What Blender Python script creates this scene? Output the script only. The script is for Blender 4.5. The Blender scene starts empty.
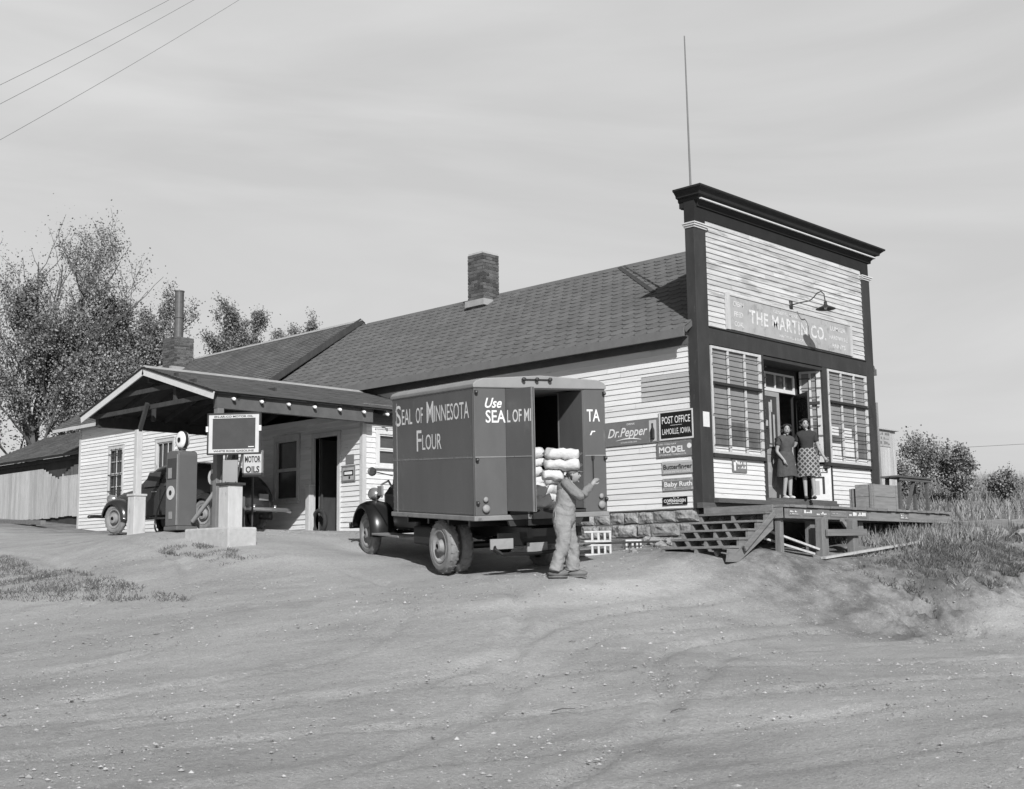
import bpy, math, random
import numpy as np
from mathutils import Vector, Matrix, noise as mnoise
random.seed(7)
SC = bpy.context.scene
COL = SC.collection

# ------------------------------------------------------------------ camera
cam_d = bpy.data.cameras.new("camera"); cam = bpy.data.objects.new("camera", cam_d); COL.objects.link(cam)
R_ = Vector((0.69593096, -0.71798822, -0.01315363)); D_ = Vector((0.08886456, 0.10428191, -0.99056972)); F_ = Vector((0.71258908, 0.68819924, 0.13637672))
CAM = Vector((-18.634, -13.156, -0.966))
mw = Matrix.Identity(4)
for i in range(3):
    mw[i][0] = R_[i]; mw[i][1] = -D_[i]; mw[i][2] = -F_[i]; mw[i][3] = CAM[i]
cam.matrix_world = mw
cam_d.sensor_width = 36; cam_d.lens = 1230.94 / 1024 * 36
cam_d.clip_start = 0.1; cam_d.clip_end = 2000
SC.camera = cam

# ------------------------------------------------------------------ light
SUN = Vector((-1.0, -1.35, 1.0)).normalized()
world = bpy.data.worlds.new("World"); SC.world = world; world.use_nodes = True
nt = world.node_tree; nt.nodes.clear()
out = nt.nodes.new('ShaderNodeOutputWorld'); bg = nt.nodes.new('ShaderNodeBackground')
sky = nt.nodes.new('ShaderNodeTexSky'); sky.sky_type = 'NISHITA'; sky.sun_disc = False
sky.sun_elevation = math.asin(SUN.z); sky.sun_rotation = math.atan2(SUN.x, SUN.y)
sky.air_density = 1.0; sky.dust_density = 2.0; sky.ozone_density = 1.0
bw = nt.nodes.new('ShaderNodeRGBToBW')
nt.links.new(sky.outputs[0], bw.inputs[0])
tc = nt.nodes.new('ShaderNodeTexCoord'); mp = nt.nodes.new('ShaderNodeMapping'); mp.inputs['Scale'].default_value = (1.2, 1.2, 6)
mp.inputs['Rotation'].default_value = (0.15, 0.1, 0.3)
nz = nt.nodes.new('ShaderNodeTexNoise'); nz.inputs['Scale'].default_value = 1.6; nz.inputs['Detail'].default_value = 9; nz.inputs['Distortion'].default_value = 1.2
nt.links.new(tc.outputs['Generated'], mp.inputs[0]); nt.links.new(mp.outputs[0], nz.inputs['Vector'])
mr = nt.nodes.new('ShaderNodeMapRange'); mr.inputs[1].default_value = 0.35; mr.inputs[2].default_value = 0.75
mr.inputs[3].default_value = 0.80; mr.inputs[4].default_value = 1.03
nt.links.new(nz.outputs[0], mr.inputs[0])
# bright cloud bank shaped for the camera's view; other sky dimmed to deepen shade
dt = nt.nodes.new('ShaderNodeVectorMath'); dt.operation = 'DOT_PRODUCT'; dt.inputs[1].default_value = (0.70, 0.70, 0.14)
nrm = nt.nodes.new('ShaderNodeVectorMath'); nrm.operation = 'NORMALIZE'; nt.links.new(tc.outputs['Generated'], nrm.inputs[0]); nt.links.new(nrm.outputs[0], dt.inputs[0])
bk_ = nt.nodes.new('ShaderNodeMapRange'); bk_.interpolation_type = 'SMOOTHSTEP'; bk_.inputs[1].default_value = 0.45; bk_.inputs[2].default_value = 0.80
nt.links.new(dt.outputs['Value'], bk_.inputs[0])
mm = nt.nodes.new('ShaderNodeMath'); mm.operation = 'MULTIPLY'; nt.links.new(bk_.outputs[0], mm.inputs[0]); nt.links.new(mr.outputs[0], mm.inputs[1])
dm = nt.nodes.new('ShaderNodeMath'); dm.operation = 'MULTIPLY'; dm.inputs[1].default_value = 0.40; nt.links.new(bw.outputs[0], dm.inputs[0])
mx = nt.nodes.new('ShaderNodeMix'); mx.data_type = 'FLOAT'
nt.links.new(mm.outputs[0], mx.inputs[0]); nt.links.new(dm.outputs[0], mx.inputs[2]); mx.inputs[3].default_value = 4.7
bg.inputs[1].default_value = 0.15
nt.links.new(mx.outputs[0], bg.inputs[0]); nt.links.new(bg.outputs[0], out.inputs[0])
sun_d = bpy.data.lights.new("sun", 'SUN'); sun_d.energy = 5.0; sun_d.angle = math.radians(0.5); sun_d.color = (1, 1, 1)
sun = bpy.data.objects.new("sun", sun_d); COL.objects.link(sun)
sun.rotation_euler = SUN.to_track_quat('Z', 'Y').to_euler()
SC.view_settings.view_transform = 'Standard'; SC.view_settings.look = 'None'; SC.view_settings.gamma = 1
SC.view_settings.exposure = 0.0
SC.render.engine = 'CYCLES'

# ------------------------------------------------------------------ materials
def pm(name, v, rough=0.85, amt=0.15, scale=8, bump=0.0, bscale=60, spec=0.3, stretch=(1, 1, 1), island=0.0, stains=None, metal=0.0, detail=6):
    """grey procedural material: v base value, noise mottling, per-island tint, optional stains (value, threshold, scale)"""
    m = bpy.data.materials.new(name); m.use_nodes = True
    t = m.node_tree; b = t.nodes['Principled BSDF']
    N = t.nodes.new; L = t.links.new
    co = N('ShaderNodeTexCoord'); ma = N('ShaderNodeMapping'); ma.inputs['Scale'].default_value = stretch
    L(co.outputs['Object'], ma.inputs[0])
    n = N('ShaderNodeTexNoise'); n.inputs['Scale'].default_value = scale; n.inputs['Detail'].default_value = detail; n.inputs['Roughness'].default_value = 0.65
    L(ma.outputs[0], n.inputs['Vector'])
    r = N('ShaderNodeMapRange'); r.inputs[1].default_value = 0.25; r.inputs[2].default_value = 0.75
    r.inputs[3].default_value = v * (1 - amt); r.inputs[4].default_value = v * (1 + amt); L(n.outputs[0], r.inputs[0])
    val = r.outputs[0]
    if island:
        g = N('ShaderNodeNewGeometry'); r2 = N('ShaderNodeMapRange'); r2.inputs[3].default_value = 1 - island; r2.inputs[4].default_value = 1 + island
        L(g.outputs['Random Per Island'], r2.inputs[0])
        mu = N('ShaderNodeMath'); mu.operation = 'MULTIPLY'; L(val, mu.inputs[0]); L(r2.outputs[0], mu.inputs[1]); val = mu.outputs[0]
    if stains:
        sv, th, ssc = stains
        n2 = N('ShaderNodeTexNoise'); n2.inputs['Scale'].default_value = ssc; n2.inputs['Detail'].default_value = 8; n2.inputs['Roughness'].default_value = 0.7
        ma2 = N('ShaderNodeMapping'); ma2.inputs['Scale'].default_value = stretch; ma2.inputs['Location'].default_value = (3.1, 1.7, 5.3)
        L(co.outputs['Object'], ma2.inputs[0]); L(ma2.outputs[0], n2.inputs['Vector'])
        r3 = N('ShaderNodeMapRange'); r3.inputs[1].default_value = th; r3.inputs[2].default_value = th + 0.07; L(n2.outputs[0], r3.inputs[0])
        mi = N('ShaderNodeMix'); mi.data_type = 'FLOAT'; L(r3.outputs[0], mi.inputs[0]); L(val, mi.inputs[2]); mi.inputs[3].default_value = sv
        val = mi.outputs[0]
    cb = N('ShaderNodeCombineColor')
    for i in range(3): L(val, cb.inputs[i])
    L(cb.outputs[0], b.inputs['Base Color'])
    b.inputs['Roughness'].default_value = rough; b.inputs['Specular IOR Level'].default_value = spec; b.inputs['Metallic'].default_value = metal
    if bump:
        n3 = N('ShaderNodeTexNoise'); n3.inputs['Scale'].default_value = bscale; n3.inputs['Detail'].default_value = 5
        L(ma.outputs[0], n3.inputs['Vector'])
        bu = N('ShaderNodeBump'); bu.inputs['Strength'].default_value = bump; bu.inputs['Distance'].default_value = 0.02
        L(n3.outputs[0], bu.inputs['Height']); L(bu.outputs[0], b.inputs['Normal'])
    return m

M = {}
M['siding_side'] = pm('white_clapboard_paint', 0.69, 0.7, 0.10, 5, 0.25, 90, stretch=(1, .25, 3), island=0.07, stains=(0.46, 0.60, 3.5))
M['siding_front'] = pm('weathered_clapboard_paint', 0.50, 0.8, 0.2, 4, 0.35, 90, stretch=(.3, 1, 3), island=0.14, stains=(0.32, 0.52, 3.2))
M['siding_low'] = pm('lower_clapboard_paint', 0.62, 0.75, 0.10, 5, 0.3, 90, stretch=(.3, 1, 3), island=0.05, stains=(0.4, 0.62, 6))
M['siding_old'] = pm('old_clapboard_paint', 0.66, 0.8, 0.12, 5, 0.3, 90, stretch=(1, .25, 3), island=0.07, stains=(0.34, 0.62, 7))
M['siding_patch'] = pm('bare_clapboard', 0.40, 0.85, 0.2, 6, 0.4, 90, stretch=(1, .25, 3), island=0.12)
M['trim'] = pm('dark_trim_paint', 0.042, 0.6, 0.3, 3, 0.15, 60, stretch=(1, 1, .4), stains=(0.075, 0.63, 9))
M['trim_dk'] = pm('cornice_paint', 0.022, 0.6, 0.2, 3, 0.1, 60)
M['white'] = pm('white_paint', 0.58, 0.6, 0.10, 8, 0.15, 60, stains=(0.45, 0.66, 12))
M['white2'] = pm('worn_white_paint', 0.48, 0.75, 0.15, 8, 0.3, 60, stretch=(1, 1, .3), stains=(0.3, 0.60, 9))
M['shingle'] = pm('asphalt_shingle', 0.145, 0.95, 0.12, 1.6, 0.5, 200, spec=0.15, island=0.09, stains=(0.12, 0.62, 1.1))
M['shingle2'] = pm('old_asphalt_shingle', 0.135, 0.95, 0.22, 1.6, 0.5, 200, spec=0.15, island=0.16, stains=(0.13, 0.66, 2))
M['shingle3'] = pm('canopy_shingle', 0.115, 0.95, 0.15, 2, 0.5, 200, spec=0.15, island=0.12)
M['flash'] = pm('ridge_metal', 0.33, 0.5, 0.2, 5, spec=0.4)
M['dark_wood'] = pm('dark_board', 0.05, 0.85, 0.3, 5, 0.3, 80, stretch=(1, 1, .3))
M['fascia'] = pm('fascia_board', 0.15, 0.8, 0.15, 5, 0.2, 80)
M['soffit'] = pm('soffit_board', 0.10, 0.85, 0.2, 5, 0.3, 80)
M['wood'] = pm('grey_weathered_wood', 0.20, 0.9, 0.3, 6, 0.5, 80, stretch=(.25, 1, 3), island=0.2)
M['woodv'] = pm('grey_weathered_post', 0.19, 0.9, 0.3, 7, 0.5, 80, stretch=(3, 3, .3), island=0.15)
M['wood_crate'] = pm('crate_wood', 0.22, 0.9, 0.25, 6, 0.4, 80, stretch=(.3, 1, 3), island=0.12)
M['wood_dk'] = pm('dark_weathered_wood', 0.10, 0.9, 0.3, 6, 0.5, 80, stretch=(.3, 1, 3), island=0.15)
M['wood_pale'] = pm('pale_weathered_board', 0.42, 0.9, 0.22, 6, 0.4, 80, stretch=(3, 3, .25), island=0.14, stains=(0.25, 0.6, 3))
M['stone'] = pm('limestone_block', 0.27, 0.95, 0.35, 7, 1.0, 22, island=0.3, stains=(0.12, 0.56, 6))
M['mortar'] = pm('mortar', 0.18, 0.95, 0.2, 8, 0.4)
M['concrete'] = pm('concrete', 0.42, 0.95, 0.18, 6, 0.5, 60, stains=(0.25, 0.62, 8))
M['block'] = pm('cinder_block', 0.55, 0.95, 0.15, 10, 0.5, 90)
M['glass'] = pm('window_glass', 0.055, 0.12, 0.35, 1.5, spec=0.5)
M['glass_front'] = pm('shop_window_glass', 0.12, 0.18, 0.4, 1.6, spec=0.6)
M['paper'] = pm('paper', 0.6, 0.9, 0.1, 10)
M['blind'] = pm('window_shade_cloth', 0.22, 0.9, 0.15, 3)
M['iron'] = pm('dark_iron', 0.03, 0.5, 0.2, 10, spec=0.5)
M['black'] = pm('black_paint', 0.012, 0.3, 0.2, 6, spec=0.5)
M['truck'] = pm('truck_body_paint', 0.105, 0.38, 0.16, 1.3, 0.10, 3, spec=0.5, stretch=(1, 1, .5), stains=(0.14, 0.60, 1.6))
M['truck_roof'] = pm('truck_roof_paint', 0.26, 0.6, 0.15, 2, spec=0.3)
M['truck_trim'] = pm('truck_sill_paint', 0.22, 0.7, 0.2, 4, 0.1, 60, stains=(0.12, 0.6, 6))
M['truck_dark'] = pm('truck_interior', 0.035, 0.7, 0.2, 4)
M['letter'] = pm('white_lettering', 0.70, 0.7, 0.08, 12)
M['letter_worn'] = pm('worn_lettering', 0.62, 0.8, 0.15, 8, stains=(0.38, 0.52, 14))
M['rubber'] = pm('tyre_rubber', 0.035, 0.85, 0.3, 8, 0.3, 80, stains=(0.10, 0.55, 5))
M['dusty_rubber'] = pm('dusty_tyre_side', 0.20, 0.95, 0.3, 8, 0.3, 60)
M['rim'] = pm('wheel_rim_paint', 0.26, 0.6, 0.2, 6)
M['chrome'] = pm('dull_chrome', 0.45, 0.3, 0.15, 5, metal=0.7, spec=0.6)
M['car'] = pm('car_body_paint', 0.03, 0.22, 0.15, 2, spec=0.6)
M['sack'] = pm('flour_sack_cloth', 0.55, 0.9, 0.08, 8, 0.5, 25)
M['denim'] = pm('light_denim', 0.235, 0.95, 0.22, 9, 0.6, 30)
M['shirt'] = pm('work_shirt_cloth', 0.185, 0.95, 0.2, 9, 0.6, 30)
M['skin'] = pm('skin', 0.30, 0.6, 0.06, 12)
M['lips'] = pm('lips', 0.09, 0.5, 0.05, 12)
M['hair'] = pm('dark_hair', 0.02, 0.6, 0.3, 40, 0.6, 80)
M['leather'] = pm('dark_leather', 0.05, 0.5, 0.2, 12)
M['leather_tan'] = pm('worn_boot_leather', 0.14, 0.7, 0.25, 12)
M['sweater'] = pm('dark_sweater', 0.04, 0.95, 0.15, 30, 0.3, 120)
M['dress'] = pm('dark_dress', 0.07, 0.9, 0.25, 14, 0.3, 60)
M['pump'] = pm('pump_enamel', 0.115, 0.3, 0.10, 3, spec=0.5)
M['slate'] = pm('slate_board', 0.055, 0.7, 0.15, 5)
M['sign_dark'] = pm('sign_black_enamel', 0.015, 0.35, 0.1, 5, spec=0.5)
M['sign_grey'] = pm('sign_grey_enamel', 0.17, 0.45, 0.12, 5, spec=0.4, stains=(0.1, 0.63, 10))
M['sign_pale'] = pm('faded_sign_paint', 0.36, 0.8, 0.14, 3, 0.15, 60, stains=(0.27, 0.55, 5))
M['sign_lite'] = pm('sign_light_enamel', 0.5, 0.5, 0.08, 6)
M['brick'] = pm('chimney_brick', 0.09, 0.95, 0.3, 8, 0.4, 60, island=0.45)
M['brick_mortar'] = pm('chimney_mortar', 0.42, 0.95, 0.2, 8)
M['pipe'] = pm('stove_pipe', 0.11, 0.6, 0.3, 6, spec=0.4, metal=0.3)
M['bark'] = pm('tree_bark', 0.10, 0.95, 0.3, 10, 0.6, 40, stretch=(1, 1, .3))
M['leaf_a'] = pm('leaf_mid', 0.21, 0.8, 0.2, 1.0, island=0.55, spec=0.3)
M['leaf_b'] = pm('leaf_dark', 0.17, 0.8, 0.2, 1.0, island=0.5, spec=0.3)
M['leaf_c'] = pm('leaf_pale', 0.20, 0.8, 0.2, 1.0, island=0.5, spec=0.3)
M['grass'] = pm('dry_grass', 0.22, 0.9, 0.25, 0.8, island=0.55)
M['grass_g'] = pm('green_grass', 0.12, 0.9, 0.3, 1.2, island=0.5)
M['pebble'] = pm('pebbles', 0.33, 0.95, 0.2, 20, island=0.4)
M['clod'] = pm('dirt_clods', 0.34, 0.95, 0.2, 20, island=0.4)
M['door_paint'] = pm('door_paint', 0.27, 0.6, 0.15, 4)
M['lamp_glass'] = pm('milk_glass', 0.8, 0.2, 0.05, 5, spec=0.5)
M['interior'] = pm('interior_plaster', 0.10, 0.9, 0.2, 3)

# ------------------------------------------------------------------ mesh helpers
ORG = {}
def tag(o, label=None, cat=None, group=None, kind=None):
    if label: o['label'] = label
    if cat: o['category'] = cat
    if group: o['group'] = group
    if kind: o['kind'] = kind
    return o
def thing(name, label, cat, loc=(0, 0, 0), group=None, rot=None, org=None):
    o = bpy.data.objects.new(name, None); COL.objects.link(o); o.empty_display_size = 0.2
    o.location = loc
    if rot is not None: o.rotation_euler = rot if len(rot) == 3 else rot
    ORG[o.name] = Vector(org if org is not None else loc)
    return tag(o, label, cat, group)

class MB:
    def __init__(s, T=None): s.v = []; s.f = []; s.m = []; s.mi = 0; s.T = T
    def add(s, vs, fs):
        n = len(s.v)
        if s.T is not None: vs = [s.T @ Vector(p) for p in vs]
        s.v.extend([tuple(p) for p in vs]); s.f.extend([tuple(i + n for i in f) for f in fs]); s.m.extend([s.mi] * len(fs)); return s
    def box(s, x0, x1, y0, y1, z0, z1):
        return s.add([(x0, y0, z0), (x1, y0, z0), (x1, y1, z0), (x0, y1, z0), (x0, y0, z1), (x1, y0, z1), (x1, y1, z1), (x0, y1, z1)],
                     [(0, 3, 2, 1), (4, 5, 6, 7), (0, 1, 5, 4), (1, 2, 6, 5), (2, 3, 7, 6), (3, 0, 4, 7)])
    def frame(s, O, A, B, C_, a0, a1, b0, b1, c0, c1):
        O = Vector(O); A = Vector(A); B = Vector(B); C_ = Vector(C_)
        P = lambda a, b, c: O + A * a + B * b + C_ * c
        return s.add([P(a0, b0, c0), P(a1, b0, c0), P(a1, b1, c0), P(a0, b1, c0), P(a0, b0, c1), P(a1, b0, c1), P(a1, b1, c1), P(a0, b1, c1)],
                     [(0, 3, 2, 1), (4, 5, 6, 7), (0, 1, 5, 4), (1, 2, 6, 5), (2, 3, 7, 6), (3, 0, 4, 7)])
    def beam(s, p0, p1, w, h, up=(0, 0, 1)):
        p0 = Vector(p0); p1 = Vector(p1); d = (p1 - p0); L = d.length; d.normalize()
        sd = d.cross(Vector(up))
        if sd.length < 1e-4: sd = Vector((1, 0, 0))
        sd.normalize(); u = sd.cross(d)
        return s.frame(p0, d, sd, u, 0, L, -w / 2, w / 2, -h / 2, h / 2)
    def tube(s, pts, rad, seg=8, caps=True):
        pts = [Vector(p) for p in pts]; n = len(pts)
        if not hasattr(rad, '__len__'): rad = [rad] * n
        vs = []; fs = []; prev = None
        for i, p in enumerate(pts):
            d = (pts[min(i + 1, n - 1)] - pts[max(i - 1, 0)])
            if d.length < 1e-9: d = Vector((0, 0, 1))
            d.normalize()
            a = prev if prev is not None else (Vector((0, 0, 1)) if abs(d.z) < 0.9 else Vector((1, 0, 0)))
            x = a - d * a.dot(d)
            if x.length < 1e-6: x = Vector((0, 1, 0)) - d * d.y
            x.normalize(); y = d.cross(x); prev = x
            for k in range(seg):
                t = 2 * math.pi * k / seg; vs.append(p + (x * math.cos(t) + y * math.sin(t)) * rad[i])
        for i in range(n - 1):
            for k in range(seg):
                a = i * seg + k; b = i * seg + (k + 1) % seg; fs.append((a, b, b + seg, a + seg))
        if caps: fs.append(tuple(range(seg))[::-1]); fs.append(tuple(range((n - 1) * seg, n * seg)))
        return s.add(vs, fs)
    def lathe(s, O, axis, prof, seg=24, caps=True):
        """prof: list of (distance along axis, radius)"""
        O = Vector(O); ax = Vector(axis).normalized()
        x = ax.cross(Vector((0, 0, 1)));
        if x.length < 1e-4: x = Vector((1, 0, 0))
        x.normalize(); y = ax.cross(x)
        vs = []; fs = []
        for d, r in prof:
            for k in range(seg):
                t = 2 * math.pi * k / seg; vs.append(O + ax * d + (x * math.cos(t) + y * math.sin(t)) * r)
        for i in range(len(prof) - 1):
            for k in range(seg):
                a = i * seg + k; b = i * seg + (k + 1) % seg; fs.append((a, b, b + seg, a + seg))
        if caps:
            fs.append(tuple(range(seg))[::-1]); n = len(prof); fs.append(tuple(range((n - 1) * seg, n * seg)))
        return s.add(vs, fs)
    def sphere(s, c, r, seg=12, rings=8):
        if not hasattr(r, '__len__'): r = (r, r, r)
        vs = []; fs = []
        for i in range(1, rings):
            ph = math.pi * i / rings
            for k in range(seg):
                t = 2 * math.pi * k / seg; vs.append((c[0] + r[0] * math.sin(ph) * math.cos(t), c[1] + r[1] * math.sin(ph) * math.sin(t), c[2] + r[2] * math.cos(ph)))
        vs.append((c[0], c[1], c[2] + r[2])); vs.append((c[0], c[1], c[2] - r[2])); T = len(vs) - 2; Bm = T + 1
        for i in range(rings - 2):
            for k in range(seg):
                a = i * seg + k; b = i * seg + (k + 1) % seg; fs.append((a, a + seg, b + seg, b))
        for k in range(seg):
            fs.append((T, k, (k + 1) % seg)); q = (rings - 2) * seg; fs.append((Bm, q + (k + 1) % seg, q + k))
        return s.add(vs, fs)
    def prism(s, poly, O, A, B, N, t):
        """polygon of (a,b) in frame O,A,B extruded t along N"""
        O = Vector(O); A = Vector(A); B = Vector(B); N = Vector(N); n = len(poly)
        vs = [O + A * a + B * b for a, b in poly] + [O + A * a + B * b + N * t for a, b in poly]
        fs = [tuple(range(n))[::-1], tuple(range(n, 2 * n))] + [(i, (i + 1) % n, n + (i + 1) % n, n + i) for i in range(n)]
        return s.add(vs, fs)
    def quad(s, a, b, c, d): return s.add([a, b, c, d], [(0, 1, 2, 3)])
    def build(s, name, mat, parent=None, smooth=False, bevel=0, subsurf=0):
        me = bpy.data.meshes.new(name)
        root = parent
        while root is not None and root.parent is not None: root = root.parent
        o_ = ORG[root.name] if root is not None else Vector((0, 0, 0))
        v = np.array(s.v, float).reshape(-1, 3) - np.array(o_)
        me.from_pydata(v.tolist(), [], s.f)
        mats = mat if isinstance(mat, (list, tuple)) else [mat]
        for m_ in mats: me.materials.append(M[m_] if isinstance(m_, str) else m_)
        if len(mats) > 1: me.polygons.foreach_set('material_index', s.m)
        if smooth: me.polygons.foreach_set('use_smooth', [True] * len(me.polygons))
        me.update()
        o = bpy.data.objects.new(name, me); COL.objects.link(o)
        if parent is not None: o.parent = parent
        if bevel:
            b = o.modifiers.new('bevel', 'BEVEL'); b.width = bevel; b.segments = 2; b.limit_method = 'ANGLE'
        if subsurf:
            b = o.modifiers.new('sub', 'SUBSURF'); b.levels = subsurf; b.render_levels = subsurf
        return o
def solo(mb, name, mat, label, cat, base, group=None, **k):
    """a thing that is one mesh: origin at its base"""
    o = mb.build(name, mat, None, **k); b = Vector(base)
    o.data.transform(Matrix.Translation(-b)); o.location = b
    return tag(o, label, cat, group)

def text_mb(mb, body, O, U, V, w=None, h=None, ex=0.004, bold=0.0, shear=0.0, sc=1.0, align='L', spacing=1.0):
    """lettering from the built-in font fitted to width w and cap height h; O = lower left corner"""
    cu = bpy.data.curves.new('t', 'FONT'); cu.body = body; cu.size = 1; cu.offset = bold; cu.shear = shear; cu.space_character = spacing
    cu.resolution_u = 3
    ob = bpy.data.objects.new('t', cu); COL.objects.link(ob)
    dg = bpy.context.evaluated_depsgraph_get(); dg.update()
    me = bpy.data.meshes.new_from_object(ob.evaluated_get(dg))
    vs = np.array([v.co[:] for v in me.vertices]); fs = [tuple(p.vertices) for p in me.polygons]
    bpy.data.objects.remove(ob); bpy.data.curves.remove(cu); bpy.data.meshes.remove(me)
    if len(vs) == 0: return
    x0, x1 = vs[:, 0].min(), vs[:, 0].max(); y0, y1 = 0.0, 0.69
    if body.upper() == body: y0, y1 = vs[:, 1].min(), vs[:, 1].max()
    sx = w / (x1 - x0) if w else None; sy = h / (y1 - y0) if h else None
    if sx is None: sx = sy
    if sy is None: sy = sx
    O = Vector(O); U = Vector(U).normalized(); V = Vector(V).normalized(); N = U.cross(V)
    P = [O + U * ((x - x0) * sx) + V * ((y - y0) * sy) + N * ex for x, y, z in vs]
    mb.add(P, fs)

def hole_wall(mb, O, U, N, u0, u1, z0, z1, holes, t=.1):
    us = sorted(set([u0, u1] + [min(max(h[k], u0), u1) for h in holes for k in (0, 1)])); zs = sorted(set([z0, z1] + [min(max(h[k], z0), z1) for h in holes for k in (2, 3)]))
    for a, b in zip(us, us[1:]):
        for c, d in zip(zs, zs[1:]):
            mu, mz_ = (a + b) / 2, (c + d) / 2
            if any(h[0] < mu < h[1] and h[2] < mz_ < h[3] for h in holes): continue
            mb.frame(O, U, (0, 0, 1), N, a, b, c, d, -t, 0)
def rough_block(mb, x, y0, y1, z0, z1, rg, depth=.1, amp=.035):
    """rock-faced block, face toward -X"""
    ny, nz2 = 7, 5; vs = []; fs = []; sd = rg.uniform(0, 99)
    for j in range(nz2):
        for i in range(ny):
            u = i / (ny - 1); w = j / (nz2 - 1); e = min(u, 1 - u) * 4; f = min(w, 1 - w) * 4; b = min(1, e, f) if min(e, f) < 1 else 1
            q = mnoise.noise(Vector((u * 3 + sd, w * 3, sd))) + .5 * mnoise.noise(Vector((u * 8 + sd, w * 8, sd)))
            dy = 0 if 0 < i < ny - 1 else mnoise.noise(Vector((w * 3, sd, i))) * .02; dz = 0 if 0 < j < nz2 - 1 else mnoise.noise(Vector((u * 3, sd, j * 7))) * .016
            vs.append((x + .02 - b * (.03 + amp * (q + .4)), y0 + (y1 - y0) * u + dy, z0 + (z1 - z0) * w + dz))
    for j in range(nz2 - 1):
        for i in range(ny - 1): a = j * ny + i; fs.append((a, a + ny, a + ny + 1, a + 1))
    n = len(vs); ring = [i for i in range(ny)] + [ny - 1 + ny * j for j in range(1, nz2)] + [ny * (nz2 - 1) + i for i in range(ny - 2, -1, -1)] + [ny * j for j in range(nz2 - 2, 0, -1)]
    for r in ring: vs.append((x + depth, vs[r][1], vs[r][2]))
    for k in range(len(ring)): a, b = ring[k], ring[(k + 1) % len(ring)]; fs.append((a, b, n + (k + 1) % len(ring), n + k))
    mb.add(vs, fs)
# clapboards --------------------------------------------------------------
def siding(mb, O, U, N, u0, u1, z0, z1, holes=(), pitch=0.107, lim=None, thick=0.022, rng=None):
    rng = rng or random.Random(1)
    O = Vector(O); U = Vector(U); N = Vector(N); Z = Vector((0, 0, 1))
    n = max(1, int(round((z1 - z0) / pitch))); p = (z1 - z0) / n
    for i in range(n):
        za = z0 + i * p; zb = za + p
        cuts = sorted(set([za, zb] + [h[k] for h in holes for k in (2, 3) if za + 1e-4 < h[k] < zb - 1e-4]))
        for c in range(len(cuts) - 1):
            a, b = cuts[c], cuts[c + 1]; mid = (a + b) / 2
            ua, ub = (u0, u1) if lim is None else lim(mid)
            if ub - ua < 0.02: continue
            iv = [(ua, ub)]
            for h in holes:
                if h[2] < mid < h[3]:
                    nv = []
                    for (s_, e_) in iv:
                        if h[1] <= s_ or h[0] >= e_: nv.append((s_, e_)); continue
                        if h[0] > s_: nv.append((s_, h[0]))
                        if h[1] < e_: nv.append((h[1], e_))
                    iv = nv
            for (s_, e_) in iv:
                x = s_ + (rng.uniform(.6, 3) if e_ - s_ > 3 else 0); xs = [s_]
                while x < e_ - .4:
                    if x > s_ + .3: xs.append(x)
                    x += rng.uniform(2.2, 4.3)
                xs.append(e_)
                for k in range(len(xs) - 1):
                    g = 0.002; A = xs[k] + g; B = xs[k + 1] - g
                    ja = rng.uniform(-.003, .003); jb = rng.uniform(-.003, .003)
                    ta = .004 + (thick - .004) * (zb - a) / p; tb = .004 + (thick - .004) * (zb - b) / p
                    lo = a + (0 if c else 0)
                    mid_ = (A + B) / 2; jm = rng.uniform(-.003, .003)
                    vs = []
                    for (uu, jj) in ((A, ja), (mid_, jm), (B, jb)):
                        vs += [O + U * uu + Z * (lo + jj) + N * 0, O + U * uu + Z * (lo + jj) + N * (ta + abs(jj)), O + U * uu + Z * b + N * tb]
                    mb.add(vs, [(0, 3, 4, 1), (3, 6, 7, 4), (1, 4, 5, 2), (4, 7, 8, 5)])
# shingles ----------------------------------------------------------------
def shingles(mb, O, U, V, ulen, vlen, ex=0.25, tw=0.30, lim=None, rng=None, hexa=True, th=0.017):
    rng = rng or random.Random(2)
    O = Vector(O); U = Vector(U).normalized(); V = Vector(V).normalized(); N = U.cross(V)
    if N.z < 0: N = -N
    rows = int(math.ceil(vlen / ex))
    for i in range(rows):
        v0 = i * ex; v1 = min(v0 + ex + .04, vlen)
        a, b = (0, ulen) if lim is None else lim(v0 + ex / 2)
        off = (i % 2) * tw / 2; k0 = int(math.floor((a - off) / tw)); k1 = int(math.ceil((b - off) / tw))
        for k in range(k0, k1):
            ua = max(off + k * tw + .003, a); ub = min(off + (k + 1) * tw - .003, b)
            if ub - ua < .03: continue
            j = rng.uniform(-.004, .004); t0 = th + rng.uniform(-.003, .005)
            c = .28 * tw if hexa else 0.0; dv = .30 * ex if hexa else 0.0
            c = min(c, (ub - ua) * .3)
            pts = [(ua, v0 + dv + j), (ua + c, v0 + j), (ub - c, v0 + j), (ub, v0 + dv + j), (ub, v1), (ua, v1)]
            H = lambda vv: t0 * (1 - max(0, vv - v0) / (ex + .04)) + .003
            top = [O + U * p[0] + V * p[1] + N * H(p[1]) for p in pts]
            bot = [O + U * p[0] + V * p[1] for p in pts[:4]]
            mb.add(top + bot, [(0, 1, 2, 3, 4, 5), (6, 7, 1, 0), (7, 8, 2, 1), (8, 9, 3, 2)])

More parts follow.
